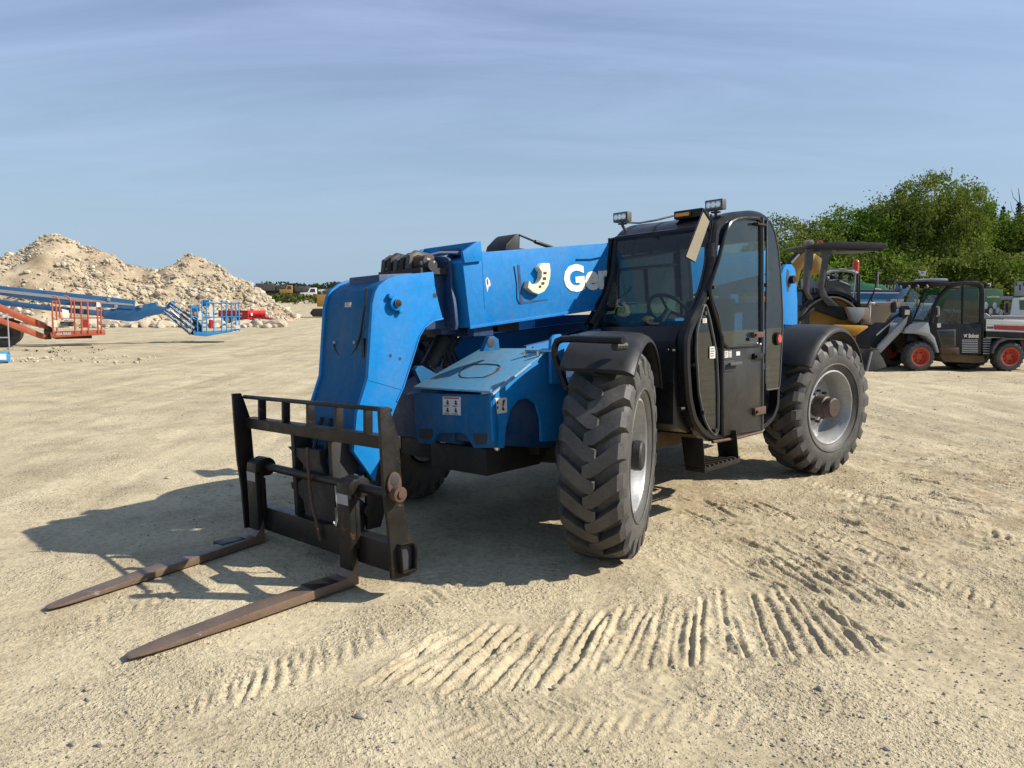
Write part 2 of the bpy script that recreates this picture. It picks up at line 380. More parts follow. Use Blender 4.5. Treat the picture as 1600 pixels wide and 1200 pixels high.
def ground_h(x, y, fine=True):
    d = np.hypot(x, y)
    h = fbm(x, y, .12, 3, 3)*.06*np.clip(d/12, .15, 1)
    # long wheel lanes running from lower left to the upper middle
    s = y-.06*x; t = x+.06*y+.25*np.sin(y*.21)
    lane = (vnoise(t*1.7, s*.07, 40)-.5)+.5*(vnoise(t*5, s*.2, 41)-.5)
    h = h+lane*.035*np.clip((d-3)/5, .12, 1)
    if fine:
        m = in_img(x, y)
        h = h+fbm(x, y, 9, 4, 9)*(.006+.022*m)+np.maximum(fbm(x, y, 22, 3, 12), 0)*(.006+.026*m)+np.maximum(fbm(x, y, 38, 2, 15)-.10, 0)*(.004+.03*m)
        # churned striations parallel to the drag direction
        st = vnoise((x*.5+y*.86)*9, (x*.86-y*.5)*1.6, 21)
        h = h+(st-.5)*.018*m
        for gx0, gy0, gx1, gy1, w, dp in GROOVES:
            k = (x > min(gx0, gx1)-.15) & (x < max(gx0, gx1)+.15) & (y > min(gy0, gy1)-.15) & (y < max(gy0, gy1)+.15)
            if not k.any(): continue
            xx = x[k]; yy = y[k]; dx_ = gx1-gx0; dy_ = gy1-gy0; L = math.hypot(dx_, dy_)
            u = ((xx-gx0)*dx_+(yy-gy0)*dy_)/L/L; side = ((xx-gx0)*dy_-(yy-gy0)*dx_)/L
            side = side+(vnoise(u*L*11, u*0+w*900, 5)-.5)*w*.7
            e = np.clip(np.minimum(u, 1-u)*L/.06+.35, 0, 1)*(u > -.1)*(u < 1.1)
            q = side/w
            h[k] += e*dp*(-np.exp(-q*q*1.5)+.6*np.exp(-(np.abs(q)-1.6)**2*1.6)*(.5+vnoise(xx*25, yy*25, 8)))
    # bank with vegetation far behind
    h = h+1.5*np.clip((y-85)/35, 0, 1)+.7*np.clip((y-130)/60, 0, 1)
    return h
def grid_mesh(name, xs, ys, hf, mat):
    X, Y = np.meshgrid(xs, ys); Z = hf(X.ravel().copy(), Y.ravel().copy())
    co = np.stack([X.ravel(), Y.ravel(), Z], 1); nx, ny = len(xs), len(ys)
    idx = (np.arange(ny-1)[:, None]*nx+np.arange(nx-1)[None]).ravel()
    fs = np.stack([idx, idx+1, idx+1+nx, idx+nx], 1)
    me = bpy.data.meshes.new(name); me.vertices.add(len(co)); me.vertices.foreach_set('co', co.ravel())
    me.loops.add(fs.size); me.loops.foreach_set('vertex_index', fs.ravel()); me.polygons.add(len(fs))
    me.polygons.foreach_set('loop_start', np.arange(0, fs.size, 4)); me.polygons.foreach_set('loop_total', np.full(len(fs), 4))
    me.update(calc_edges=True); me.validate(); me.polygons.foreach_set('use_smooth', np.ones(len(fs), bool)); me.materials.append(mat)
    o = bpy.data.objects.new(name, me); C.objects.link(o); return o
def sand_mat():
    m, nt, b = newmat('packed_sand')
    big = ramp(nt, noise(nt, .35, 6, .6, .6), [(.30, 0), (.70, 1)])
    c = mixc(nt, big, (0.317, 0.261, 0.165), (0.455, 0.385, 0.255))
    lane = ramp(nt, noise(nt, 1, 7, .62, .3, mapping=(1.5, .10, 1)), [(.38, 0), (.62, 1)])
    f = N(nt, 'ShaderNodeMath', operation='MULTIPLY'); nt.links.new(lane, f.inputs[0]); f.inputs[1].default_value = .6
    c = mixc(nt, f.outputs[0], c, (0.518, 0.448, 0.303))
    dk = ramp(nt, noise(nt, 1.3, 9, .72, .4), [(.46, 0), (.68, 1)])
    f = N(nt, 'ShaderNodeMath', operation='MULTIPLY'); nt.links.new(dk, f.inputs[0]); f.inputs[1].default_value = .6
    c = mixc(nt, f.outputs[0], c, (0.223, 0.176, 0.112))
    # brown earth churned up on the right
    tg = N(nt, 'ShaderNodeTexCoord'); mg = N(nt, 'ShaderNodeMapping'); mg.inputs['Location'].default_value = (-4.6, -6.6, 0); nt.links.new(tg.outputs['Object'], mg.inputs[0])
    lg_ = N(nt, 'ShaderNodeVectorMath', operation='LENGTH'); nt.links.new(mg.outputs[0], lg_.inputs[0])
    rg_ = ramp(nt, lg_.outputs['Value'], [(0, 1), (1, 0)]); mr = N(nt, 'ShaderNodeMapRange'); nt.links.new(lg_.outputs['Value'], mr.inputs['Value']); mr.inputs['From Min'].default_value = .8; mr.inputs['From Max'].default_value = 4.6; mr.inputs['To Min'].default_value = 1; mr.inputs['To Max'].default_value = 0
    pn = ramp(nt, noise(nt, 2.4, 8, .75, .6), [(.42, 0), (.66, 1)])
    f = N(nt, 'ShaderNodeMath', operation='MULTIPLY'); nt.links.new(mr.outputs[0], f.inputs[0]); nt.links.new(pn, f.inputs[1])
    f2 = N(nt, 'ShaderNodeMath', operation='MULTIPLY'); nt.links.new(f.outputs[0], f2.inputs[0]); f2.inputs[1].default_value = .75
    c = mixc(nt, f2.outputs[0], c, (.24, .165, .09))
    tcn = N(nt, 'ShaderNodeTexCoord'); 
    gr = ramp(nt, noise(nt, 26, 7, .75), [(.30, .60), (.48, 1.05), (.70, 1.28)])
    c = mixc(nt, 1, c, gr, 'MULTIPLY')
    v = N(nt, 'ShaderNodeTexVoronoi'); v.inputs['Scale'].default_value = 55; nt.links.new(tcn.outputs['Object'], v.inputs['Vector'])
    pv = ramp(nt, v.outputs['Distance'], [(.05, 1), (.22, 0)])
    ps = ramp(nt, noise(nt, 6, 4, .7), [(.5, 0), (.62, 1)])
    f = N(nt, 'ShaderNodeMath', operation='MULTIPLY'); nt.links.new(pv, f.inputs[0]); nt.links.new(ps, f.inputs[1])
    c = mixc(nt, f.outputs[0], c, (0.496, 0.456, 0.376))
    nt.links.new(c, b.inputs['Base Color']); b.inputs['Roughness'].default_value = .92; b.inputs['Specular IOR Level'].default_value = .2
    h1 = noise(nt, 52, 3, .65); v2 = N(nt, 'ShaderNodeTexVoronoi'); v2.inputs['Scale'].default_value = 34; v2.inputs['Randomness'].default_value = 1; nt.links.new(tcn.outputs['Object'], v2.inputs['Vector'])
    gv = ramp(nt, v2.outputs['Distance'], [(.10, 1), (.42, 0)]); gm = ramp(nt, noise(nt, 3.1, 6, .75), [(.44, 0), (.58, 1)])
    g2 = N(nt, 'ShaderNodeMath', operation='MULTIPLY'); nt.links.new(gv, g2.inputs[0]); nt.links.new(gm, g2.inputs[1])
    g3 = N(nt, 'ShaderNodeMath', operation='MULTIPLY_ADD'); nt.links.new(g2.outputs[0], g3.inputs[0]); g3.inputs[1].default_value = .55; nt.links.new(h1, g3.inputs[2])
    h2 = N(nt, 'ShaderNodeMath', operation='MULTIPLY_ADD'); nt.links.new(f.outputs[0], h2.inputs[0]); h2.inputs[1].default_value = .3
    msk = ramp(nt, noise(nt, 1.1, 7, .72, .5), [(.42, .10), (.68, .9)]); hm2 = N(nt, 'ShaderNodeMath', operation='MULTIPLY'); nt.links.new(msk, hm2.inputs[0]); nt.links.new(g3.outputs[0], hm2.inputs[1])
    nt.links.new(hm2.outputs[0], h2.inputs[2]); bump(nt, b, h2.outputs[0], 1.0, .030)
    return m
M['sand'] = sand_mat()
def graded(segs):
    out = []
    for a, b, s0, s1 in segs:
        x = a
        while x < b: out.append(x); x += s0+(s1-s0)*(x-a)/(b-a)
    return out
far_ = [(9, 60, .1, 1.5), (60, 900, 3, 60)]
xp_ = graded([(0, 2.9, .010, .011), (2.9, 7.2, .015, .026), (7.2, 9, .035, .09)]+far_); xn_ = graded([(0, 1.5, .011, .012), (1.5, 4.6, .018, .026), (4.6, 9, .03, .09)]+far_)
xs = np.array(sorted(set([-a for a in xn_[1:]]+xp_)))
ys = np.array(sorted(set([-a for a in graded([(1.0, 60, 1, 6), (60, 500, 8, 60)])]+graded([(-1, 2.0, .1, .05), (2.0, 2.4, .03, .012), (2.4, 4.2, .010, .011), (4.2, 9.6, .012, .034), (9.6, 60, .06, .6), (60, 240, .8, 4), (240, 1600, 6, 120)]))))
ground = grid_mesh('ground', xs, ys, ground_h, M['sand']); tag(ground, kind='structure')
# ---------------------------------------------------------------- stones
def rock_proto(seed, nsub=1):
    bm = bmesh.new(); bmesh.ops.create_icosphere(bm, subdivisions=nsub, radius=1)
    r = random.Random(seed); o = Vector((r.random()*50, r.random()*50, 0))
    sq = Vector((r.uniform(.8, 1.2), r.uniform(.6, 1), r.uniform(.5, .8)))
    cuts = [(Vector((r.gauss(0, 1), r.gauss(0, 1), r.gauss(0, 1))).normalized(), r.uniform(.55, .85)) for _ in range(7)]
    for v in bm.verts:
        p = v.co.copy()
        for n, d in cuts:
            k = p.dot(n)
            if k > d: p -= n*(k-d)
        v.co = Vector((p.x*sq.x, p.y*sq.y, p.z*sq.z))
    vs = np.array([v.co[:] for v in bm.verts]); fs = np.array([[v.index for v in f.verts] for f in bm.faces]); bm.free(); return vs, fs
PROTOS = [rock_proto(i) for i in range(8)]; PROTOS2 = [rock_proto(20+i, 2) for i in range(6)]
def scatter_mesh(name, pts, sizes, mat, protos=PROTOS, sink=.25, smooth=False, seed=3):
    r = np.random.default_rng(seed); V = []; Fc = []; off = 0
    for (x, y, z), s in zip(pts, sizes):
        vs, fs = protos[r.integers(len(protos))]; a = r.uniform(0, 6.28); t = r.uniform(-.4, .4)
        ca, sa = math.cos(a), math.sin(a); ct, st_ = math.cos(t), math.sin(t)
        v = vs*s; v = np.stack([v[:, 0], v[:, 1]*ct-v[:, 2]*st_, v[:, 1]*st_+v[:, 2]*ct], 1)
        v = np.stack([v[:, 0]*ca-v[:, 1]*sa+x, v[:, 0]*sa+v[:, 1]*ca+y, v[:, 2]+z+s*(.5-sink)], 1)
        V.append(v); Fc.append(fs+off); off += len(v)
    V = np.concatenate(V); Fc = np.concatenate(Fc)
    me = bpy.data.meshes.new(name); me.from_pydata(V.tolist(), [], Fc.tolist()); me.materials.append(mat)
    o = bpy.data.objects.new(name, me); C.objects.link(o); return o
def stone_mat(name, c0, c1, sc=.9):
    m, nt, b = newmat(name)
    d = ramp(nt, noise(nt, sc, 5, .7), [(.35, 0), (.65, 1)]); c = mixc(nt, d, c0, c1)
    f = ramp(nt, noise(nt, sc*25, 6, .7), [(.3, .75), (.7, 1.1)]); c = mixc(nt, 1, c, f, 'MULTIPLY')
    nt.links.new(c, b.inputs['Base Color']); b.inputs['Roughness'].default_value = .9
    bump(nt, b, noise(nt, sc*12, 6, .7), .5, .05); return m
M['pebble'] = stone_mat('pebble_stone', (.34, .29, .22), (.60, .53, .42), 14)
M['stone'] = stone_mat('pale_limestone', (.34, .28, .19), (.60, .53, .41), .9)
n = 90000
yy = 2.2+RNG.random(n)**1.7*16; xx = (RNG.random(n)*2-1)*yy*.78
mk = RNG.random(n) < (.10+.9*np.clip(fbm(xx, yy, .9, 4, 77)*3.2+.15, 0, 1)); xx, yy = xx[mk], yy[mk]
ss = np.exp(RNG.normal(-5.85, .5, len(xx)))*(1+yy/22); zz = ground_h(xx.copy(), yy.copy())
o = scatter_mesh('pebbles', np.stack([xx, yy, zz], 1), ss, M['pebble'], PROTOS, .2); tag(o, kind='stuff', label='loose small grey pebbles strewn over the sandy yard', cat='pebbles')
stl = [(563, 1121, .024), (1282, 1076, .024), (137, 1078, .022), (140, 1093, .02), (297, 1114, .015), (431, 1116, .012), (868, 1076, .018), (1118, 820, .03), (262, 748, .03), (115, 1165, .02), (395, 1092, .012), (610, 1097, .013), (1055, 1043, .015), (1465, 1130, .014), (1300, 865, .03), (620, 1160, .012)]
stn = ['pale chipped stone below the right fork tip', 'pale flat stone alone in the right foreground', 'pale stone on the lower left sand', 'grey stone touching the lower left sand cluster', 'pointed stone low in the left foreground', 'tiny stone left of the middle foreground', 'small stone just below the lug grooves', 'dark earth clod in front of the rear wheel', 'pale stone on the sand left of the big shadow', 'pale stone at the bottom left corner', 'tiny pale stone left of centre near the bottom', 'tiny stone right of the pale chipped stone', 'small stone inside the grooved sand', 'tiny stone at the bottom right corner', 'brown clod above the second band of grooves', 'tiny stone at the bottom edge near the middle']
for i, ((px, py, s), lb) in enumerate(zip(stl, stn)):
    g = gnd(px, py); vs, fs = PROTOS2[i % 6]; z = float(ground_h(np.array([g.x]), np.array([g.y]))[0])
    me = bpy.data.meshes.new('stone'); me.from_pydata((vs*s).tolist(), [], fs.tolist()); me.materials.append(M['pebble'])
    o = bpy.data.objects.new('stone', me); C.objects.link(o); o.location = (g.x, g.y, z+s*.3); o.rotation_euler.z = i*1.7
    tag(o, lb, 'stone', 'larger stones lying on the sandy yard')
# ================================================================== TELEHANDLER
th = rad(45.6); TU = Vector((-math.cos(th), -math.sin(th), 0))
T = Frame((-.140, 5.615, 0), TU, roll=2.5)
tele = thing('telehandler', T.M, 'blue telehandler with black cab and pallet forks lowered to the ground', 'telehandler')
zA = ZC(340, 600, 3.529); zB = ZC(480, 350, 4); zC_ = ZC(620, 500, 5); zD = ZC(860, 300, 3.75); zG = ZC(1060, 440, 3.75); zH = ZC(740, 350, 6); zI = ZC(640, 370, 8); zJ = ZC(480, 560, 3.527)
def inset(poly, d):
    "inset a closed 2D polygon (list of (a,b)) by d"
    n = len(poly); A = sum(poly[i][0]*poly[(i+1) % n][1]-poly[(i+1) % n][0]*poly[i][1] for i in range(n)); sg = 1 if A > 0 else -1; out = []
    for i in range(n):
        p0 = Vector(poly[i-1]); p1 = Vector(poly[i]); p2 = Vector(poly[(i+1) % n])
        a = (p1-p0).normalized(); b = (p2-p1).normalized(); na = Vector((-a.y, a.x))*sg; nb = Vector((-b.y, b.x))*sg
        m = (na+nb); m = m/max(.35, m.length_squared/2) if m.length > 1e-6 else na
        out.append((p1.x+m.x*d, p1.y+m.y*d))
    return out
def rounded(poly, r, n=4):
    "round corners of a 2D polygon"
    out = []; k = len(poly)
    for i in range(k):
        p0 = Vector(poly[i-1]); p1 = Vector(poly[i]); p2 = Vector(poly[(i+1) % k])
        d = min(r, (p0-p1).length*.45, (p2-p1).length*.45); a = p1+(p0-p1).normalized()*d; b = p1+(p2-p1).normalized()*d
        for j in range(n+1):
            t = j/n; out.append(tuple((1-t)**2*a+2*t*(1-t)*p1+t*t*b))
    return out
def xz(fr, pts, y): return [(q.x, q.z) for q in fr.poly(pts, 1, y)]
def yz(fr, pts, x): return [(q.y, q.z) for q in fr.poly(pts, 0, x)]
def to3(p2, y): return [Vector((a, y, b)) for a, b in p2]
def sticker(name, parent, corners, n, ink='lines', label=None, mat='label'):
    "corners: tl,tr,br,bl (local), n outward normal"
    tl, tr, br, bl = [Vector(c) for c in corners]; n = Vector(n)
    b = MB(); b.prism([tl, tr, br, bl], n*.002, mat)
    def P(u, v): return (tl*(1-u)+tr*u)*(1-v)+(bl*(1-u)+br*u)*v+n*.0022
    def q(u0, v0, u1, v1, m='ink'): b.prism([P(u0, v0), P(u1, v0), P(u1, v1), P(u0, v1)], n*.0008, m)
    r = random.Random(len(name)+int(abs(tl.x)*1000))
    if ink == 'warn':
        q(.08, .04, .92, .12, 'redink')
        for c in (0.08, .54):
            for row in (.2, .62):
                b.cyl(P(c+.2, row+.06), P(c+.2, row+.06)+n*.001, abs((tr-tl).length)*.05, 'ink', 8)
                b.prism([P(c+.1, row+.12), P(c+.3, row+.14), P(c+.24, row+.26), P(c+.16, row+.22)], n*.0008, 'ink')
                for k in range(3): q(c, row+.28+k*.03, c+.38*r.uniform(.6, 1), row+.292+k*.03)
    elif ink == 'tall':
        q(.1, .03, .9, .10, 'redink'); b.cyl(P(.5, .2), P(.5, .2)+n*.001, (tr-tl).length*.1, 'ink', 8)
        b.prism([P(.25, .3), P(.7, .28), P(.6, .42), P(.45, .5), P(.3, .45)], n*.0008, 'ink')
        for k in range(7): q(.12, .58+k*.055, .12+.75*r.uniform(.6, 1), .595+k*.055)
    elif ink == 'fig':
        for k in range(9):
            u = r.uniform(.1, .8); v = r.uniform(.1, .7); b.prism([P(u, v), P(u+.12, v+.03), P(u+.08, v+.2), P(u-.02, v+.16)], n*.0008, 'ink')
    elif ink == 'lines':
        for k in range(4): q(.12, .15+k*.2, .12+.76*r.uniform(.5, 1), .22+k*.2)
    return b.build(name, parent, label=label)
# ---------------------------------------------------------------- boom
YB0, YB1 = .20, -.36
bp = [(723, 410), (735, 512), (930, 483), (1085, 459), (1122, 446), (1182, 431), (1200, 427), (1200, 391), (1182, 392), (1127, 396), (1100, 369), (1035, 373.5), (950, 379.5), (753, 394)]
boomxz = xz(T, bp, YB0)
mb = MB(); mb.ybar(boomxz, YB1, YB0, 'blue')
boom = mb.build('boom', tele, bevel=.006)
def tb(px, py, y=YB0): return T.p(px, py, 1, y)
# lower lip of the boom side, weld seam and rear end plate
b = MB(); b.prism([tb(735, 509, .212), tb(930, 480.5, .212), tb(1085, 456, .212), tb(1085, 460, .212), tb(930, 485, .212), tb(735, 514, .212)], (0, -.011, 0), 'blue')
b.prism(to3(xz(T, zI(900, 190, 908, 190, 945, 900, 935, 900), .2), .2), (0, .002, 0), 'blue'); b.build('lower_lip', boom, bevel=.002)
b = MB(); s = xz(T, zI(665, 185, 790, 100, 845, 60, 892, 55, 908, 300, 690, 325), .225)
b.ybar(s, .2, .225, 'blue'); b.ybar(s, -.385, -.36, 'blue')
xk = s[3][0]; b.box((xk, -.36, s[4][1]-.02), (xk+.02, .2, s[3][1]), 'blue'); b.build('front_collar', boom, bevel=.004)
# scratches down to bare primer
b = MB(); b.prism(to3(xz(T, zH(110, 520, 128, 495, 150, 530, 160, 575, 140, 590, 128, 640, 112, 560), .2), .2), (0, .0015, 0), 'label'); b.prism(to3(xz(T, zI(965, 540, 975, 520, 985, 590, 972, 600), .203), .2016), (0, .0015, 0), 'rust'); b.build('scrape', boom)
# inclinometer: L shaped slots and curved scale
b = MB(); b.prism(to3(xz(T, zH(408, 382, 430, 384, 460, 730, 690, 700, 692, 712, 436, 755), .2), .2), (0, .003, 0), 'blueshade')
b.tube(T.poly(zH(380, 395, 405, 560, 408, 700, 432, 750), 1, .203), .004, 'ink'); b.build('scale_backplate', boom)
b = MB(); b.ybar(xz(T, zH(650, 366, 712, 368, 722, 430, 718, 500, 700, 575, 665, 630, 610, 658, 560, 640, 510, 598, 522, 530, 545, 565, 580, 572, 612, 550, 640, 500, 642, 450, 612, 405), .25), .202, .25, 'cream')
dial = b.build('angle_scale', boom, bevel=.003)
b = MB()
for q in ((655, 450, 685, 470), (650, 500, 680, 525), (636, 545, 664, 568), (612, 578, 634, 598)):
    b.prism(to3(xz(T, zH(q[0], q[1], q[2], q[1]-4, q[2], q[3], q[0], q[3]+2), .251), .2505), (0, .001, 0), 'ink')
b.build('scale_marks', dial)
# lettering along the boom side
def boomtext(body, x0, x1, ytop0, ybot0, name, bold, ytop1=None):
    a = tb(x0, ybot0); t = tb(x0, ytop0); c = tb(x1, ybot0-(x1-x0)*.10)
    return lettering(body, name, boom, 'bluetxt', a+Vector((0, .0, 0)), (c-a), Vector((0, 0, 1)), width=(c-a).length, height=(t-a).z, bold=bold)
boomtext('Genie', 882, 984, 414, 458, 'lettering', .045)
boomtext('GTH-1048', 991, 1074, 400, 437, 'lettering', .03)
# inner sections and head
b = MB(); q0 = T.p(735, 440, 1, .13)
b.ybar([(1.0, 1.42), (.0, 1.46), (.0, 1.86), (.98, 1.80)], -.29, .05, 'blueshade'); b.build('inner_boom_section', boom, bevel=.01)
b = MB(); L1 = zI(270, 240, 470, 250, 510, 270, 535, 310, 545, 590, 565, 700, 590, 850, 612, 1090, 600, 1160, 560, 1165, 480, 1120, 470, 860, 440, 600, 420, 440, 400, 415, 320, 430)
L2 = zI(400, 145, 600, 145, 640, 165, 665, 200, 680, 480, 700, 700, 725, 900, 755, 1130, 752, 1210, 740, 1250, 690, 1270, 640, 1200, 620, 900, 570, 560, 560, 480, 545, 300, 520, 260, 400, 240)
b.prism(T.poly(L2, 0, .27), (.02, 0, 0), 'blueshade'); b.prism(T.poly(L1, 0, .42), (.025, 0, 0), 'blueshade')
for a in zI(300, 300, 460, 325, 470, 535, 495, 905, 535, 1115):
    c = T.p(*a, 0, .445); b.cyl(c, c+Vector((.012, 0, 0)), .013, 'steel', 6)
for a in zI(430, 190, 590, 215, 605, 425, 665, 980, 690, 1180):
    c = T.p(*a, 0, .29); b.cyl(c, c+Vector((.012, 0, 0)), .013, 'steel', 6)
b.build('wear_pad_flange', boom, bevel=.003)
b = MB(); b.ybar([(.44, 1.40), (.30, 1.40), (.30, 1.97), (.44, 1.93)], -.33, .0, 'blueshade'); b.ybar([(.29, 1.38), (.1, 1.38), (.1, 1.97), (.29, 1.97)], -.34, .17, 'blueshade')
b.build('mid_boom_section', boom, bevel=.006)
b = MB(); c = T.p(650, 411, 1, -.12)
for i, yy_ in enumerate((-.33, -.26, -.19, -.12, -.05)):
    z0 = c.z-.0+.01*math.sin(i*2); b.tube([(.66, yy_, z0-.06), (.655, yy_+.01, z0+.02), (.60, yy_, z0+.045), (.5, yy_, z0+.03), (.36, yy_, z0-.02)], .026, 'dark' if i % 2 else 'dgrey')
b.cyl((.60, -.04, c.z-.01), (.60, .09, c.z-.01), .048, 'rust', 18); b.cyl((.62, -.38, c.z-.02), (.62, -.08, c.z-.02), .022, 'steel', 12)
b.cyl((.60, -.38, c.z-.035), (.60, .13, c.z-.035), .04, 'dark', 12)
b.tube([(.64, .06, c.z-.02), (.62, .10, c.z-.0), (.58, .12, c.z-.02)], .018, 'grey'); b.box((.42, -.37, c.z-.09), (.68, .10, c.z-.05), 'dark')
b.tube([(.34, -.3, c.z+.06), (.33, -.1, c.z+.075), (.32, .08, c.z+.06)], .014, 'chrome')
b.build('hose_roller', boom, smooth=True)
hp = [(677.5, 424.5), (680, 450), (686, 475), (692, 497), (677, 501), (665, 510), (656, 525), (642, 565), (631, 605), (615, 645), (596, 707), (586, 753), (553, 706), (555, 679), (558, 645), (566, 620), (575, 590), (579, 525), (582, 475), (586, 457), (592, 446), (605, 436), (620, 430)]
YH0, YH1 = .15, -.42
hxz = xz(T, hp, YH0)
b = MB(); b.ybar(inset(hxz, .012), YH1+.03, YH0-.03, 'bluedustyshade')
head = b.build('boom_head', boom, bevel=.004, label='drooping gooseneck with dusty front face in shade-darkened blue')
b = MB(); b.ybar(hxz, YH0-.03, YH0, 'blue'); b.build('side_plate', head, bevel=.004)
b = MB(); b.ybar(hxz, YH1, YH1+.03, 'blue'); b.build('side_plate', head, bevel=.004)
xf = [q.x for q in T.poly([(579, 525)], 1, YH0)][0]
b = MB(); b.prism(to3(xz(T, [(575, 594), (576, 592.5), (629, 607), (628, 609)], YH0), YH0), (0, .0025, 0), 'blue')
b.tube([Vector((q.x, YH0+.0, q.z)) for q in T.poly(zB(848, 592, 790, 605, 735, 645, 702, 700, 655, 850, 600, 1020, 560, 1110), 1, YH0)], .007, 'blue', 6); b.build('weld_bead', head)
b = MB(); c = T.p(*zB(565, 495)[0], 1, YH0+.04); b.cyl((c.x, YH0, c.z), (c.x, YH0+.035, c.z), .046, 'blue', 24); b.cyl((c.x, YH0+.035, c.z), (c.x, YH0+.05, c.z), .026, 'steel', 20)
for dx_, dz_ in ((.04, .045), (-.035, -.05)): b.cyl((c.x+dx_, YH0, c.z+dz_), (c.x+dx_, YH0+.03, c.z+dz_), .016, 'blue', 12)
b.build('pivot_pin', head, bevel=.002)
b = MB()
for a, r in zip(zB(520, 823, 580, 842, 797, 447), (.011, .011, .017)):
    c = T.p(*a, 1, YH0); b = MB(); b.cyl((c.x, YH0-.001, c.z), (c.x, YH0+.0015, c.z), r, 'ink', 14); b.build('bolt_hole', head)
# bolted cover outline on the front face
cx_ = xf-.006
b = MB(); b.tube(T.poly(zB(372, 400, 362, 500, 350, 580, 330, 700, 305, 780, 270, 825, 240, 840, 205, 820, 178, 790, 165, 745), 0, cx_+.004), .007, 'dark', 6)
b.tube(T.poly(zB(225, 850, 232, 1000, 228, 1120), 0, cx_-.003), .006, 'dark', 5)
for a in zB(300, 740, 175, 740): c = T.p(*a, 0, cx_); b.cyl(c, c+Vector((.012, 0, 0)), .011, 'grey', 8)
b.box((cx_-.01, .06, 1.28), (cx_+.015, .085, 1.40), 'dark'); b.build('cover_seam', head)
fc = T.poly(zB(198, 912, 256, 914, 250, 1050, 187, 1048), 0, cx_+.012); sticker('warning_sticker', head, fc, (1, 0, 0), 'tall')
fc = T.poly(zB(237, 492, 275, 489, 275, 518, 237, 520), 0, cx_+.012); sticker('number_sticker', head, fc, (1, 0, 0), 'lines')
# ---------------------------------------------------------------- carriage and forks
b = MB(); coup = xz(T, zA(385, 345, 570, 370, 600, 500, 640, 700, 640, 850, 440, 830, 480, 720, 470, 640, 405, 560, 400, 540, 440, 545, 480, 520, 475, 440), -.3)
for y_ in (-.40, .04): b.ybar([(1.41, .84), (1.26, .84), (1.18, .66), (1.26, .56), (1.24, .42), (1.16, .34), (1.2, .2), (1.36, .12), (1.41, .2)], y_, y_+.04, 'dark')
b.prism(T.poly(zA(385, 345, 560, 365, 565, 440, 600, 520, 668, 560, 678, 640, 640, 700, 660, 800, 665, 850, 560, 860, 440, 830, 475, 760, 482, 700, 470, 640, 440, 600, 408, 575, 402, 540, 440, 545, 472, 520, 470, 440), 0, 1.40), (-.05, 0, 0), 'dark')
b.cyl((1.18, -.45, .32), (1.18, .12, .32), .04, 'steel', 16); b.cyl((1.24, -.45, .74), (1.24, .12, .74), .035, 'steel', 16)
b.tube([(.95, -.14, 1.0), (1.2, -.14, .6)], .05, 'dark', 14); b.tube([(1.1, -.14, .75), (1.26, -.14, .45)], .03, 'chrome', 12)
b.ybar([(1.18, .8), (1.05, .78), (.98, .5), (1.1, .2), (1.2, .2)], .085, .115, 'steel'); b.ybar([(1.18, .8), (1.05, .78), (.98, .5), (1.1, .2), (1.2, .2)], -.48, -.45, 'steel')
coupler = b.build('quick_coupler', tele, bevel=.005)
b = MB()
for k, pth in enumerate((zA(495, 350, 500, 450, 508, 560, 520, 660, 545, 760, 568, 860), zA(650, 560, 655, 640, 668, 700, 650, 780, 640, 760))):
    b.tube([T.p(*a, 0, 1.475-.02*k) for a in pth], .011 if k == 0 else .006, 'rust' if k == 0 else 'grey', 8)
b.tube([(1.28, -.22, .9), (1.35, -.2, .75), (1.38, -.25, .5), (1.3, -.2, .3)], .014, 'dark'); b.tube([(1.28, -.12, .9), (1.34, -.1, .7), (1.38, -.12, .45), (1.3, -.1, .3)], .014, 'dark')
b.build('hydraulic_hose', coupler)
XC = 1.46
b = MB()
tubey = T.poly([zA(140, 248)[0], zA(905, 300)[0], zA(905, 388)[0], zA(140, 310)[0]], 0, XC)
yl, yr = -.93, .735
def ln(px0, py0, px1, py1, x):
    a = T.p(px0, py0, 0, x); c = T.p(px1, py1, 0, x); return a, c
zt0, zt1 = .872, .80
b.box((XC-.08, yl, zt1), (XC, yr, zt0), 'steel')
b.box((XC-.10, yl, .115), (XC-.005, yr, .275), 'steel')
b.tube([(XC-.015, yl-.01, 1.015), (XC-.015, yr+.005, 1.02)], .015, 'steel', 8)
b.build('cross_beam', coupler, bevel=.006)
carriage = coupler
pl = xz(T, zA(893, 130, 945, 125, 965, 180, 1000, 300, 1012, 480, 1018, 560, 1025, 640, 1045, 790, 1085, 860, 1103, 900, 1103, 1030, 1060, 1057, 965, 1080, 945, 800, 920, 600, 905, 350), .76)
XO = XC+.012-max(p[0] for p in pl)
b = MB(); b.ybar(pl, .735, .76, 'steel'); sp = b.build('carriage_side_plate', coupler, bevel=.003)
pr = [(p[0], p[1]) for p in pl]
b = MB(); b.ybar(pr, -.955, -.93, 'steel'); b.build('carriage_side_plate', coupler, bevel=.003)
b = MB(); sq = rounded(xz(T, zA(1003, 885, 1085, 865, 1100, 905, 1098, 1030, 1015, 1058), .79), .02); si = inset(sq, .016)
n = len(sq)
for i in range(n):
    j = (i+1) % n; b.prism([(sq[i][0], .76, sq[i][1]), (sq[j][0], .76, sq[j][1]), (si[j][0], .76, si[j][1]), (si[i][0], .76, si[i][1])], (0, .03, 0), 'steel')
b.prism([(a, .7605, c) for a, c in si], (0, .002, 0), 'ink'); b.build('tube_socket', coupler)
b = MB(); c = T.p(*zA(988, 605)[0], 1, .78); sh = (c.x, c.z)
b.cyl((c.x, .76, c.z), (c.x, .815, c.z), .042, 'rust', 20); b.cyl((c.x, .815, c.z), (c.x, .825, c.z), .02, 'rust', 12)
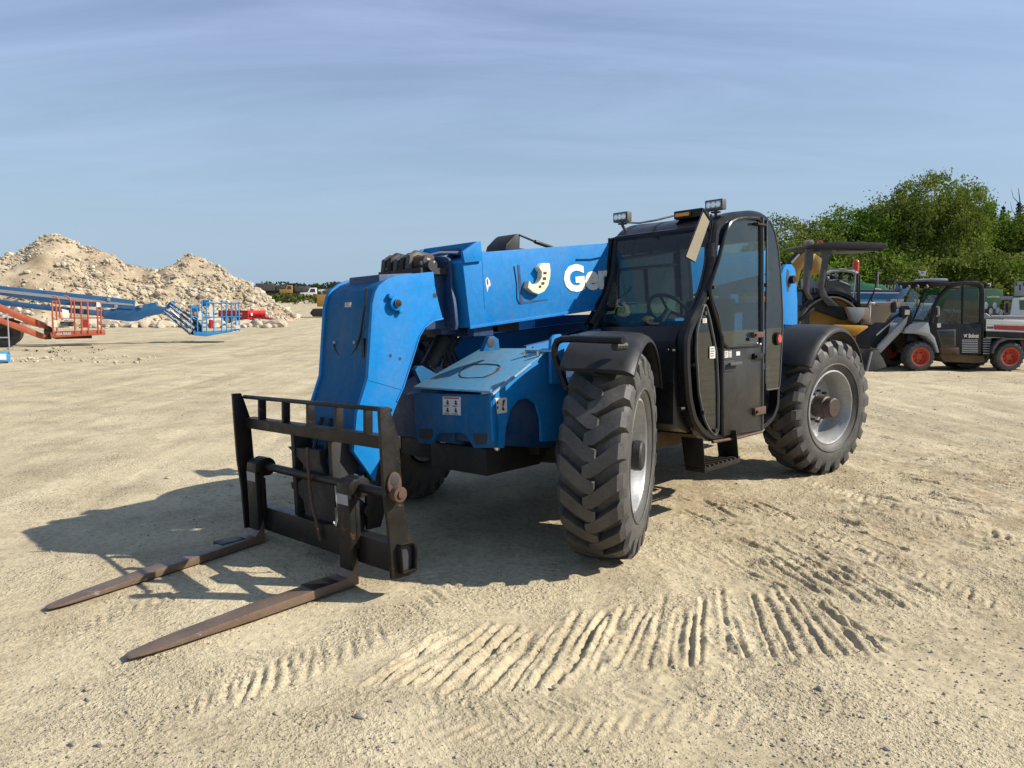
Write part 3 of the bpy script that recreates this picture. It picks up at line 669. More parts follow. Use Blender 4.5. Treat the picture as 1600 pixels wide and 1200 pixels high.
c2 = T.p(*zA(972, 560)[0], 1, .765); ring = [(c2.x+math.cos(t)*.045, .763, c2.z+.01+math.sin(t)*.065) for t in np.linspace(0, 6.28, 21)[:-1]]
b.prism(ring, (0, .012, 0), 'rust'); b.prism([(x, .7755, z) for x, y, z in [(c2.x+math.cos(t)*.028, 0, c2.z+.03+math.sin(t)*.035) for t in np.linspace(0, 6.28, 17)[:-1]]], (0, .001, 0), 'ink'); b.build('pivot_pin', coupler, bevel=.002)
ax = XC-.03
sh_a = T.p(*zA(250, 455)[0], 0, ax); sh_b = T.p(*zA(918, 592)[0], 0, ax); szz = (sh_a.z+sh_b.z)/2
b = MB(); b.cyl((ax, -.965, szz), (ax, .76, szz), .027, 'steel', 18); b.cyl((ax, -.99, szz), (ax, -.955, szz), .045, 'rust', 16); b.build('fork_shaft', coupler)
for pa in (235, 365, 500, 655, 815):
    c = T.p(*zA(pa, 140)[0], 0, XC-.02); y0 = c.y
    b = MB(); b.prism([(XC-.005, y0-.012, zt0), (XC-.005, y0+.012, zt0), (XC-.012, y0+.012, 1.01), (XC-.012, y0-.012, 1.01)], (-.05, 0, 0), 'steel'); b.build('ladder_bar', coupler, bevel=.002)
# forks: shank + blade; the blade rests on the real ground
def fork(pshank, ptip, label=None):
    s0 = T.p(*pshank, 0, XC+.05); y0 = s0.y; tipw = gnd(*ptip, .035); tl = T.R @ (tipw-T.o)
    hw = .063; gz = lambda y: -y*math.sin(rad(2.5))/math.cos(rad(2.5))
    b = MB()
    b.box((XC+.02, y0-hw, gz(y0)+.05), (XC+.062, y0+hw, szz-.02), 'steel')
    b.prism([(XC+.02, y0-hw, .20), (XC+.02, y0+hw, .20), (XC+.02, y0+hw, .48), (XC+.02, y0-hw, .48)], (-.03, 0, 0), 'steel')
    b.cyl((ax, y0-hw, szz), (ax, y0+hw, szz), .062, 'steel', 20)
    b.ybar([(XC+.062, szz-.03), (XC+.055, szz+.03), (XC+.02, szz+.055), (XC-.02, szz+.05), (XC-.02, szz-.05), (XC+.02, szz-.08)], y0-hw, y0+hw, 'steel')
    sk = b.build('fork', tele, bevel=.006, label=label)
    b = MB(); b.box((XC+.0625, y0-hw*.9, szz-.09), (XC+.064, y0+hw*.9, szz-.03), 'grey'); b.build('bare_patch', sk)
    # bend + blade
    x0 = XC+.02; L = tl.x-x0; dy = tl.y-y0; st = []
    prof = [(0, .0, .16, hw), (.03, .0, .095, hw), (.075, .0, .055, hw), (.14, .0, .050, hw), (.5*L, 0, .044, hw), (.85*L, .004, .026, hw*.92), (.94*L, .006, .018, hw*.78), (.985*L, .007, .015, hw*.58), (L, .008, .012, hw*.42)]
    b = MB(); vs = []
    for d, lo, hi, w in prof:
        yc = y0+dy*d/L; g = gz(yc)+.012
        vs += [(x0+d, yc-w, g+lo), (x0+d, yc+w, g+lo), (x0+d, yc+w, g+hi), (x0+d, yc-w, g+hi)]
    k = len(prof); fs = [(0, 1, 2, 3), tuple(4*(k-1)+j for j in (3, 2, 1, 0))]
    for i in range(k-1): fs += [(4*i+j, 4*i+(j+1) % 4, 4*i+4+(j+1) % 4, 4*i+4+j) for j in range(4)]
    b.add(vs, fs, 'fork'); b.build('fork_blade', sk, bevel=.004)
    # dark, less polished heel
    b = MB(); g = gz(y0); b.box((x0+.13, y0-hw-.0015, g+.010), (x0+.30, y0+hw+.0015, g+.063), 'steel'); b.build('fork_heel', sk, bevel=.002)
fork(zA(205, 700)[0], (72, 946)); fork(zA(706, 780)[0], (197, 1022))
# ---------------------------------------------------------------- front frame box
XB = .70
fp = T.poly(zC_(135, 570, 745, 585, 768, 850, 765, 1000, 600, 1002, 570, 950, 545, 905, 505, 884, 340, 882, 300, 905, 285, 950, 265, 972, 165, 960, 148, 860), 0, XB)
b = MB(); b.prism(fp, (-.03, 0, 0), 'bluedustyshade'); frame = b.build('front_frame', tele, bevel=.004, label='dusty scratched front box in shade-darkened blue')
ys = max(q.y for q in fp[:2]); yl0 = min(q.y for q in fp)
b = MB()
for oc in ((178, 852, 270, 852, 282, 870, 275, 915, 262, 935, 190, 930, 178, 915), (595, 888, 700, 885, 708, 905, 702, 955, 690, 968, 625, 972, 600, 930)):
    b = MB(); b.prism(T.poly(zC_(*oc), 0, XB+.0005), (.002, 0, 0), 'ink'); b.build('tow_opening', frame)
sp_ = xz(T, [(767, 617), (827, 569), (859, 549), (874, 594), (886, 600), (886, 688), (846, 690), (845, 655), (838, 632), (824, 622), (810, 625), (798, 640), (791, 668), (788, 700), (772, 700)], ys)
b = MB(); b.ybar(sp_, ys-.02, ys, 'blue'); b.build('side_plate', frame, bevel=.003)
pA = T.p(767, 615, 1, ys); pB = T.p(860, 548, 1, ys)
b = MB(); b.prism([(pA.x+.01, ys+.005, pA.z+.004), (pB.x, ys+.005, pB.z+.004), (pB.x, yl0+.1, pB.z+.004), (pA.x+.01, yl0+.02, pA.z+.004)], (0, 0, .012), 'lid')
lid = b.build('top_cover', frame, bevel=.003, label='dusty pale lid with a rounded hatch')
def onlid(px, py, h=.018):
    # intersect with lid plane
    n = Vector((pA.z-pB.z, 0, -(pA.x-pB.x))).normalized(); n = n if n.z > 0 else -n
    P0 = Vector((pA.x, ys, pA.z+h)); o = T.R @ (Vector((0, 0, CAMH))-T.o); d = T.R @ ray(px, py); t = (P0-o).dot(n)/d.dot(n); return o+d*t
b = MB(); hat = [onlid(*a) for a in zC_(492, 432, 500, 405, 530, 372, 590, 350, 700, 345, 790, 352, 812, 365, 800, 390, 740, 425, 670, 450, 560, 455, 505, 450)]
b.tube(hat, .005, 'ink', 6, closed=True); b.tube([onlid(*a, .02) for a in zC_(812, 365, 795, 395, 740, 427, 690, 447)], .008, 'rust', 6); b.build('hatch_seam', lid)
b = MB(); b.tube([onlid(*a, .02) for a in zC_(745, 582, 1040, 345)], .011, 'lid', 6); b.build('folded_edge', lid)
c = onlid(*zC_(1000, 280)[0], .02); b = MB()
for dd in (0, .12): b.cyl(c+Vector((0, dd, 0)), c+Vector((0, dd, .03)), .012, 'chrome', 8)
b.beam(c+Vector((-.08, -.05, .03)), c+Vector((-.08, .2, .03)), .05, .012, 'chrome'); b.build('latch', lid)
# lug standing up beside the fender
b = MB(); b.ybar(xz(T, [(862, 600), (861, 545), (862, 530), (868, 523), (876, 522), (881, 528), (882, 545), (886, 600)], .80), .775, .80, 'blue'); b.build('lifting_lug', frame, bevel=.003)
sticker('warning_sticker', frame, T.poly(zC_(360, 597, 500, 600, 500, 745, 360, 738), 0, XB), (1, 0, 0), 'warn')
sticker('warning_sticker', frame, T.poly(zC_(765, 610, 858, 606, 860, 722, 767, 735), 1, ys), (0, 1, 0), 'fig')
b = MB(); b.prism(T.poly(zC_(340, 880, 380, 880, 380, 960, 345, 955), 0, XB-.05), (.004, 0, 0), 'label'); b.build('inspection_tag', frame)
b = MB(); c = T.p(*zC_(782, 965)[0], 0, XB-.08); b.ball(c, .045, 'lens', 6, (.6, .55, 1.1)); b.build('position_lamp', frame)
# main frame under the boom
b = MB()
b.ybar([(XB-.03, .70), (XB-.03, 1.0), (pB.x+.1, 1.14), (-.9, 1.28), (-2.9, 1.32), (-4.3, 1.3), (-4.3, .6), (-.9, .52), (.2, .55)], -.40, .36, 'blueshade')
b.ybar([(XB-.04, .72), (XB-.04, .97), (-.5, 1.1), (-.6, .62), (.1, .62)], .36, ys-.03, 'blueshade')
b.box((-3.1, .2, .46), (-.55, .80, .60), 'brown')
b.ybar([(.2, 1.0), (.0, 1.36), (-1.3, 1.44), (-3.2, 1.5), (-3.2, 1.0)], -.42, -.37, 'blue')
b.ybar([(.1, 1.0), (-.05, 1.30), (-1.3, 1.44), (-3.2, 1.5), (-3.2, 1.0)], .30, .35, 'blue')
chas = b.build('chassis', tele, bevel=.01)
b = MB()
b.box((-3.2, -1.12, .62), (-1.0, -.44, 1.52), 'blue'); b.ybar([(-1.0, .62), (-.75, .8), (-1.0, 1.45)], -1.1, -.46, 'blue')
for k in range(9): b.box((-1.2-k*.05, -1.13, .9), (-1.225-k*.05, -1.115, 1.35), 'ink')
pod = b.build('engine_cover', tele, bevel=.03)
b = MB(); yc = -.7; b.prism(T.poly(zH(295, 245, 310, 190, 390, 105, 415, 90, 435, 100, 432, 225, 530, 238, 530, 246), 1, yc), (0, -.25, 0), 'plastic')
b.tube([T.p(*a, 1, yc) for a in zH(430, 103, 575, 165)], .010, 'steel', 8); b.tube([T.p(*a, 1, yc) for a in zH(575, 165, 735, 222)], .019, 'dark', 8)
c0 = T.p(*zH(360, 246)[0], 1, yc); b.cyl((c0.x, yc-.12, 1.5), (c0.x, yc-.12, c0.z), .05, 'dark', 12); b.build('exhaust_cowl', pod, bevel=.006)
# rear pivot tower
b = MB(); pv = [(1246, 508), (1223, 507), (1221, 430), (1224, 420), (1229, 413), (1237, 413), (1242, 420), (1244, 432), (1246, 470)]
pv2 = xz(T, pv, .30); b.ybar(pv2, .26, .30, 'blue'); b.ybar(pv2, -.46, -.42, 'blue')
b.ybar([(p[0]-.0, p[1]) for p in xz(T, [(1226, 520), (1244, 520), (1242, 470), (1228, 470)], .26)], -.42, .26, 'blue')
ht = b.build('pivot_tower', chas, bevel=.004); c = T.p(1233, 437, 1, .30)
b = MB(); b.cyl((c.x-.03, .30, c.z), (c.x-.03, .35, c.z), .045, 'steel', 16); b.prism([(c.x+.05, .301, c.z+.12), (c.x+.08, .301, c.z), (c.x+.05, .301, c.z-.13), (c.x+.01, .301, c.z-.13), (c.x+.0, .301, c.z), (c.x+.01, .301, c.z+.1)], (0, .0015, 0), 'ink'); b.build('pivot_pin', ht)
bx_ = min(p[0] for p in boomxz)
b = MB(); b.box((c.x-.08, -.34, c.z-.13), (bx_+.05, .18, c.z+.10), 'blue'); b.build('rear_section', boom, bevel=.02)
# bits in the dark gap between head and box
b = MB(); b.ybar(xz(T, zB(675, 910, 690, 890, 720, 885, 830, 950, 830, 985, 720, 1010), -.05), -.09, -.05, 'bluedustyshade')
b.tube([T.p(*zB(850, 710)[0], 1, -.12), T.p(*zB(750, 900)[0], 1, -.12)], .055, 'dark', 14); b.tube([T.p(*zB(900, 700)[0], 1, -.2), T.p(*zB(860, 900)[0], 1, -.2)], .03, 'dark', 10)
for k in range(4): b.tube([T.p(700+k*8, 520, 1, -.1-.04*k), T.p(690+k*6, 545, 1, -.1-.04*k), T.p(698+k*8, 575, 1, -.1-.04*k), T.p(720+k*6, 590, 1, -.1-.04*k)], .012, 'dark', 6)
b.build('tilt_cylinder', chas)
b = MB(); b.ybar(xz(T, zC_(650, 245, 700, 130, 735, 125, 770, 150, 780, 230), .37), .36, .40, 'bluedustyshade'); c = T.p(*zC_(735, 175)[0], 1, .4); b.cyl((c.x, .40, c.z), (c.x, .403, c.z), .035, 'ink', 14); b.build('cylinder_bracket', chas, bevel=.003)
b = MB(); c = T.p(*zH(300, 945)[0], 1, .1)
b.box((c.x-.12, -.2, c.z-.05), (c.x+.1, .12, c.z+.02), 'dark'); b.build('hose_clamp', chas)
# lift cylinder beneath the boom
b = MB(); b.tube([(.05, -.1, 1.12), (-1.2, -.1, 1.32)], .07, 'dark', 14); b.build('lift_cylinder', chas)
# ---------------------------------------------------------------- wheels
NL = 22; TR = .655
def tyre_bm():
    b = MB(); pf = [(.362, .150), (.378, .168), (.42, .192), (.48, .205), (.54, .203), (.575, .190), (.598, .168), (.612, .12), (.616, 0)]
    pf = pf+[(r, -y) for r, y in pf[::-1][1:]]; b.lathe(pf, 'tyre', 96)
    b.lathe([(.425, .1975), (.43, .204), (.437, .2035), (.442, .198)], 'tyre', 72)
    P = 2*math.pi/NL
    # stations: (across 0..1 measured from centre, y, r_base, r_top, dtheta, half width)
    stn_ = [(-.035, .605, .668, -.74, .24), (.02, .605, .670, -.64, .31), (.07, .605, .670, -.44, .33), (.125, .60, .668, -.19, .33), (.175, .585, .660, -.02, .32), (.203, .555, .622, .0, .30), (.207, .53, .545, .02, .26)]
    for side in (1, -1):
        for i in range(NL):
            base = i*P+(P/2 if side < 0 else 0); vs = []
            for y, rb, rt, dt, hw in stn_:
                t = base+dt*P
                for dth, r in ((-hw, rb-.004), (-hw*.80, rt), (hw*.80, rt), (hw, rb-.004)):
                    a = t+dth*P; yy_ = y if r < .6 or y < .17 else y-.006
                    vs.append((math.cos(a)*r, side*yy_, math.sin(a)*r))
            k = len(stn_); fs = [(0, 1, 2, 3), tuple(4*(k-1)+j for j in (3, 2, 1, 0))]
            for q in range(k-1): fs += [(4*q+j, 4*q+4+j, 4*q+5+j, 4*q+1+j) for j in range(3)]
            b.add(vs, fs, 'tyre')
    # raised size characters on the side wall
    for k in range(7):
        for s0 in (.9, 3.9):
            a = s0+k*.05; b.prism([(math.cos(a+d1)*r1, .204, math.sin(a+d1)*r1) for d1, r1 in ((0, .50), (.03, .50), (.03, .53), (0, .53))], (0, .003, 0), 'tyre')
    return b
def rim_bm():
    b = MB(); b.lathe([(.358, .135), (.374, .150), (.372, .166), (.358, .170), (.345, .155), (.337, .12), (.318, .10), (.312, .02), (.30, -.03), (.25, -.035), (.20, .005), (.12, .012), (.05, .012)], 'rim', 72)
    b.lathe([(.350, -.166), (.34, -.17), (.30, -.14), (.28, -.03), (.2, -.03), (.05, -.03)], 'rim', 48); return b
def hub_bm(front):
    b = MB(); m = 'dark' if front else 'hubrust'
    b.lathe([(.0, .205), (.085, .205), (.097, .195), (.100, .15), (.094, .145), (.094, .13), (.108, .12), (.108, .0), (.0, .0)], m, 32)
    for k in range(10):
        a = k*2*math.pi/10; b.cyl((math.cos(a)*.155, .0, math.sin(a)*.155), (math.cos(a)*.155, .05, math.sin(a)*.155), .014, m, 8)
    b.cyl((0, -.35, 0), (0, -.03, 0), .13, 'dark', 20); return b
TYM = tyre_bm().mesh('tyre', ang=28); RIM = rim_bm().mesh('wheel', ang=40); HF = hub_bm(True).mesh('hub'); HR = hub_bm(False).mesh('hub')
TMI = T.M.inverted()
def wheel_matrix(cx, cy, ang, right=False, sc=1.0):
    u = Matrix.Rotation(rad(ang), 3, 'Z') @ TU; l = Vector((-u.y, u.x, 0))
    if right: u = -u; l = -l
    R3 = Matrix((u, l, Vector((0, 0, 1)))).transposed()
    return TMI @ (Matrix.Translation((cx, cy, TR*sc+.008)) @ R3.to_4x4() @ Matrix.Scale(sc, 4))
TL = Vector((-TU.y, TU.x, 0))
FLc = Vector((.645, 4.875, 0)); RLc = Vector((2.90, 7.26, 0)); FRc = FLc-TL*2.1; RRc = RLc-TL*2.1
wm = {}; wmat = {}
for key, c, a, right, hm_ in (('FL', FLc, 25, False, HF), ('RL', RLc, -10, False, HR), ('FR', FRc, 21, True, HF), ('RR', RRc, -9, True, HR)):
    w = bpy.data.objects.new('wheel', RIM); C.objects.link(w); w.parent = tele; wmat[key] = wheel_matrix(c.x, c.y, a, right, .985 if key[0] == 'F' else .95); w.matrix_local = wmat[key]; wm[key] = w
    t = bpy.data.objects.new('tyre', TYM); C.objects.link(t); t.parent = w; t.rotation_euler.y = {'FL': .05, 'RL': .6, 'FR': 1.1, 'RR': 2}[key]
    h = bpy.data.objects.new('hub', hm_); C.objects.link(h); h.parent = w; h.rotation_euler.y = .3
# axles
for c, nm in ((.0, 'front_axle'), (-3.33, 'rear_axle')):
    b = MB(); b.tube([(c, -.85, .60), (c, -.3, .60), (c, 0, .6), (c, .3, .60), (c, .85, .60)], .1, 'dark', 14, rs=[.09, .12, .19, .12, .09]); b.ball((c+.05, -.05, .58), .24, 'dark', 8, (1, 1, .95)); b.beam((c+.2, -.7, .62), (c+.2, .7, .62), .06, .06, 'dark')
    b.build(nm, tele)
b = MB(); b.box((.1, .05, .5), (.62, .6, .68), 'dark'); b.box((.2, -.3, .55), (.6, .1, .75), 'dark'); b.build('oil_pan', chas, bevel=.02)
def fender(w, a0, a1, R0, y0, y1, name, lip=True, drop=.05, flat=None):
    b = MB(); n = 26; A = [rad(a0+(a1-a0)*i/n) for i in range(n+1)]
    prof = [(R0, y0), (R0+.012, y0+.05), (R0+.016, (y0+y1)/2), (R0+.008, y1-.06), (R0-.010, y1-.02), (R0-.03, y1), (R0-drop, y1+.004), (R0-drop, y1-.006), (R0-.04, y1-.018), (R0-.012, (y0+y1)/2), (R0-.012, y0)]
    k = len(prof); vs = [(math.cos(a)*r, y, math.sin(a)*r) for a in A for r, y in prof]
    fs = [(i*k+j, (i+1)*k+j, (i+1)*k+(j+1) % k, i*k+(j+1) % k) for i in range(n) for j in range(k)]+[tuple(range(k)), tuple(n*k+j for j in range(k))[::-1]]
    b.add(vs, fs, 'plastic'); return b
b = fender(None, 49, 150, .785, -.22, .225, 'f'); fo = b.build('front_fender', tele, mat=wmat['FL'], ang=30)
fr_ = bpy.data.objects.new('front_fender', fo.data); C.objects.link(fr_); fr_.parent = tele; fr_.matrix_local = wmat['FR'] @ Matrix.Rotation(math.pi, 4, 'Z') @ Matrix.Diagonal((1, -1, 1, 1)) 
b = fender(None, 35, 157, .80, -.28, .20, 'r'); fo2 = b.build('rear_fender', tele, mat=wmat['RL'] @ Matrix.Rotation(rad(10), 4, 'Z'), ang=30)
fr2 = bpy.data.objects.new('rear_fender', fo2.data); C.objects.link(fr2); fr2.parent = tele; fr2.matrix_local = wmat['RR'] @ Matrix.Rotation(math.pi, 4, 'Z') @ Matrix.Diagonal((1, -1, 1, 1))
# hoop guard on the front fender, traced on a plane across the machine
xg = .40
zE = ZC(850, 500, 3)
b = MB(); b.tube(T.poly(zE(110, 330, 75, 240, 50, 170, 50, 130, 62, 100, 85, 90, 140, 88, 250, 93, 372, 96), 0, xg), .022, 'black', 10)
c = T.p(*zE(330, 125)[0], 0, xg); b.cyl(c, c+Vector((-.1, 0, 0)), .025, 'dark', 10); b.build('fender_guard', fo.parent, smooth=True)
# ---------------------------------------------------------------- cab
YL, YR = 1.15, .22
oc = [(1118.7, 353), (1113, 415), (1105, 449), (1092, 481), (1080, 504), (1072, 528), (1072, 573), (1076, 627), (1084, 661), (1097, 680), (1111, 691), (1191, 676), (1209, 661), (1219, 637), (1221, 573), (1224, 508), (1220, 393), (1215, 364), (1204, 340), (1191, 331), (1175, 328), (1143, 331), (1129, 339)]
out = xz(T, oc, YL); out = rounded(out, .06, 3); inn = inset(out, .055)
def ring(b, o, i, y0, y1, m):
    n = len(o)
    for a in range(n):
        c = (a+1) % n; b.prism([(o[a][0], y0, o[a][1]), (o[c][0], y0, o[c][1]), (i[c][0], y0, i[c][1]), (i[a][0], y0, i[a][1])], (0, y1-y0, 0), m)
def ringmesh(b, o, i, y0, y1, m, bev=.018):
    "closed frame with rounded outer edge"
    n = len(o); o2 = inset(o, bev); prof = lambda a: [(i[a][0], y0, i[a][1]), (i[a][0], y1, i[a][1]), (o2[a][0], y1, o2[a][1]), (o[a][0], y1-bev, o[a][1]), (o[a][0], y0, o[a][1])]
    vs = [p for a in range(n) for p in prof(a)]; k = 5
    b.add(vs, [(a*k+j, ((a+1) % n)*k+j, ((a+1) % n)*k+(j+1) % k, a*k+(j+1) % k) for a in range(n) for j in range(k)], m)
b = MB(); ringmesh(b, out, inn, YL-.075, YL, 'black')
cab = b.build('cab', tele, ang=32)
b = MB(); ringmesh(b, out, inset(out, .045), YR, YR+.06, 'black', .01)
def rbar(p0, p1, r=.02): b.tube([T.p(*p0, 1, YR+.03), T.p(*p1, 1, YR+.03)], r, 'black', 8)
for q in (zD(395, 395, 745, 345), zD(390, 458, 745, 425), zD(560, 440, 578, 735), zD(515, 230, 490, 370), zD(610, 215, 590, 365)): rbar(q[0], q[1], .014)
b.prism(T.poly(zD(735, 200, 790, 190, 830, 720, 760, 730), 1, YR+.03), (0, .03, 0), 'black')
b.build('right_side_frame', cab, ang=32)
# roof, front posts, header, dash cowl
rt = [T.p(*a, 1, YL) for a in ((1118.7, 353), (1129, 339), (1143, 331), (1175, 328), (1191, 331), (1204, 340), (1215, 364))]
b = MB(); up = [(p.x, p.z-.006) for p in rt]; lo = [(x, z-.05) for x, z in up[::-1]]
b.ybar(up+lo, YR+.03, YL-.03, 'black'); b.build('cab_roof', cab, bevel=.01)
fe = [T.p(*a, 1, YL) for a in ((1118.7, 353), (1113, 415), (1105, 449), (1092, 481), (1080, 504))]
ft, fb = fe[0], fe[-1]
wt, wb_ = Vector((ft.x+.01, 0, ft.z)), Vector((fb.x+.03, 0, 1.44))
fbx = T.p(1068, 505, 1, YL-.06).x
b = MB()
b.tube([(ft.x, YR+.02, ft.z-.01), (ft.x, YL-.04, ft.z-.01)], .028, 'black', 8)
for yy_ in (YR+.015,):
    b.tube([(p.x, yy_, p.z) for p in fe], .03, 'black', 8)
b.tube([(fe[3].x, YR+.02, 1.42), (fe[3].x, YL-.04, 1.42)], .022, 'black', 8)
b.build('front_post', cab)
# front panel
fx = fe[-1].x
b = MB(); b.ybar([(fx-.0, 1.41), (fx+.10, 1.30), (fx+.13, .70), (fx-.05, .62), (fx-.6, .60), (fx-.6, .68), (fx-.12, .72), (fx-.12, 1.41)], YR, YL-.08, 'black')
fpn = b.build('front_panel', cab, bevel=.008)
b = MB()
for a in ((1050, 548), (1064, 639), (1043, 547)): c = T.p(*a, 0, fx+.135); b = MB(); b.cyl((fx+.10, c.y, c.z), (fx+.145, c.y, c.z), .013, 'steel', 10); b.build('bolt', fpn)
b = MB(); b.ybar([(-2.15, .60), (fx-.1, .60), (fx-.1, .66), (-2.15, .66)], YR, YL-.08, 'black'); b.ybar([(-2.25, .62), (-2.2, .62), (-2.25, 1.0), (-2.3, 1.0)], YR, YL-.1, 'black')
b.build('floor', cab)
# windscreen
ws = [Vector((p.x+.012, 0, p.z)) for p in fe]; ws[-1] = Vector((fe[3].x+.03, 0, 1.40)); ws = ws[:4]+[ws[-1]]
b = MB(); vs = []
for p in ws: vs += [(p.x, YR+.02, p.z), (p.x, YL-.05, p.z)]
b.add(vs, [(2*i, 2*i+1, 2*i+3, 2*i+2) for i in range(len(ws)-1)], 'glass'); b.build('windscreen', cab)
b = MB(); gl = inset(out, .05)
b.prism([(a, YR+.02, c) for a, c in gl if c > 1.0], (0, .004, 0), 'glass'); b.build('right_window', cab)
# door
dz = ZC(860, 300, 3.75)
win = xz(T, dz(1052, 185, 1090, 165, 1140, 157, 1210, 160, 1226, 175, 1228, 880, 1220, 895, 1030, 905, 1008, 880, 985, 790, 945, 650, 930, 570, 985, 400, 1020, 250), YL+.005)
win = rounded(win, .02, 2)
pan = xz(T, zG(245, 392, 492, 375, 488, 868, 262, 905, 250, 880), YL+.005)
b = MB(); b.ybar(pan, YL-.03, YL+.012, 'door'); door = b.build('door', cab, bevel=.004)
b = MB(); b.tube([(a, YL+.008, c) for a, c in inset(win, -.006)], .016, 'black', 8, closed=True)
b.tube([T.p(*a, 1, YL+.008) for a in dz(940, 620, 975, 720, 1002, 860, 1004, 930)]+[T.p(*a, 1, YL+.008) for a in zG(252, 560, 256, 900)], .017, 'black', 8)
b.tube([T.p(*a, 1, YL+.010) for a in dz(1243, 150, 1243, 600)]+[T.p(*a, 1, YL+.010) for a in zG(494, 200, 490, 870)], .013, 'dgrey', 8)
b.tube([T.p(*a, 1, YL+.010) for a in zG(200, 940, 350, 915, 488, 880)], .012, 'rust', 8)
b.build('door_frame', door)
b = MB(); b.prism([(a, YL, c) for a, c in win], (0, .005, 0), 'glass'); b.build('door_window', door)
lg = rounded(xz(T, zG(150, 138, 160, 140, 185, 230, 222, 420, 232, 640, 232, 870, 215, 905, 180, 868, 150, 805, 118, 650, 103, 400, 108, 280), YL), .03, 2)
b = MB(); b.prism([(a, YL-.01, c) for a, c in lg], (0, .005, 0), 'glassd'); b.build('lower_window', cab)
b = MB(); b.tube([(a, YL, c) for a, c in lg], .011, 'dgrey', 6, closed=True); b.build('lower_window_seal', cab)
rg = rounded(xz(T, dz(1262, 160, 1285, 175, 1310, 240, 1330, 340, 1345, 500, 1355, 700, 1355, 780)+zG(590, 560, 584, 625, 505, 636, 504, 560)+dz(1258, 700), YL), .03, 2)
b = MB(); b.prism([(a, YL+.004, c) for a, c in rg], (0, .005, 0), 'glassd'); b.build('rear_window', cab)
b = MB(); b.tube([(a, YL+.008, c) for a, c in rg], .008, 'dgrey', 6, closed=True); b.build('rear_window_seal', cab)
b = MB()
for q, m in ((dz(1200, 178, 1268, 200), 'steel'), (dz(1190, 822, 1252, 850), 'rust'), (dz(1195, 947, 1250, 975), 'steel'), (zG(448, 742, 510, 772), 'rust')):
    b = MB(); a0 = T.p(*q[0], 1, YL+.03); a1 = T.p(*q[1], 1, YL+.03); b.box((a1.x, YL+.01, a1.z), (a0.x, YL+.035, a0.z), m)
    b.cyl((a0.x-.02, YL+.035, (a0.z+a1.z)/2), (a0.x-.02, YL+.05, (a0.z+a1.z)/2), .012, 'steel', 10); b.build('hinge', door, bevel=.002)
a0 = T.p(*dz(1018, 992)[0], 1, YL+.02); a1 = T.p(*dz(1080, 1045)[0], 1, YL+.02)
b = MB(); b.box((a1.x, YL+.012, a1.z), (a0.x, YL+.02, a0.z), 'ink'); b.beam(T.p(*dz(1050, 1010)[0], 1, YL+.045), T.p(*dz(1118, 1000)[0], 1, YL+.045), .02, .025, 'dgrey'); b.build('door_handle', door, bevel=.003)
for cc, ink, mt in ((dz(1020, 932, 1040, 931, 1040, 970, 1020, 972), 'lines', 'label'), (dz(1043, 931, 1061, 930, 1061, 970, 1043, 971), 'warn', 'label'), (dz(1088, 935, 1110, 933, 1110, 957, 1088, 959), 'none', 'label')):
    sticker('door_sticker', door, T.poly(cc, 1, YL+.012), (0, 1, 0), ink, mat=mt)
for cc in (dz(892, 742, 915, 740, 915, 767, 892, 768), dz(933, 907, 965, 904, 965, 974, 933, 976)): sticker('window_sticker', cab, T.poly(cc, 1, YL+.001), (0, 1, 0), 'lines')
b = MB()
for a in dz(957, 557, 1013, 855, 1163, 862, 1265, 545, 1262, 1135)+zG(155, 185, 148, 768, 215, 872): c = T.p(*a, 1, YL+.01); b = MB(); b.cyl((c.x, YL-.01, c.z), (c.x, YL+.022, c.z), .016, 'dark', 10); b.build('window_knob', cab)
b = MB(); c = T.p(*dz(1323, 860)[0], 1, YL); b.cyl((c.x, YL+.009, c.z), (c.x, YL+.03, c.z), .055, 'black', 20); b.cyl((c.x, YL+.03, c.z), (c.x, YL+.034, c.z), .035, 'redink', 16); b.build('rear_light', cab)
b = MB(); b.tube([T.p(*a, 1, YL-.03) for a in dz(905, 670, 915, 800, 912, 950, 895, 1040, 870, 1070)], .004, 'grey', 6); b.build('cable', cab)
# interior
b = MB(); b.box((-2.0, .42, .95), (-1.55, .92, 1.08), 'seat'); b.ybar([(-2.0, 1.05), (-1.88, 1.05), (-1.98, 1.62), (-2.08, 1.62)], .44, .90, 'seat'); b.box((-1.95, .5, .66), (-1.6, .85, .95), 'black')
b.build('seat', cab, bevel=.05)
c = T.p(1044, 486, 1, .68)
b = MB(); n_ = Vector((-.75, 0, .66)).normalized(); x_ = Vector((0, 1, 0)); y_ = n_.cross(x_)
b.tube([c+x_*math.cos(t)*.17+y_*math.sin(t)*.17 for t in np.linspace(0, 2*math.pi, 29)[:-1]], .015, 'black', 8, closed=True)
b.tube([c, c-n_*.35], .03, 'black', 8)
for t in (.5, 2.6, 4.7): b.tube([c, c+x_*math.cos(t)*.17+y_*math.sin(t)*.17], .012, 'black', 6)
b.build('steering_wheel', cab)
b = MB(); b.box((fx-.35, YR+.1, 1.1), (fx-.12, YL-.2, 1.38), 'black'); b.box((-1.7, YR+.05, .66), (-1.3, YR+.2, 1.2), 'black'); b.tube([(-1.4, .35, 1.2), (-1.35, .36, 1.36)], .015, 'black'); b.build('dashboard', cab, bevel=.02)
# wiper
b = MB(); b.tube([T.p(*a, 0, fe[2].x+.05) for a in dz(365, 770, 400, 650, 395, 480)], .008, 'black', 6); c = T.p(*dz(350, 670)[0], 0, fe[3].x+.04); b.ball(c, .045, 'black', 6, (.7, 1.2, .9)); b.build('wiper', cab)
# hose bundle up the right front post
b = MB()
for k in range(3): b.tube([(p.x+.03+.012*math.sin(i*2.1+k), YR-.02+.012*math.cos(i*3+k*2), p.z) for i, p in enumerate(fe)], .01, 'black', 6)
b.build('hose_bundle', cab)
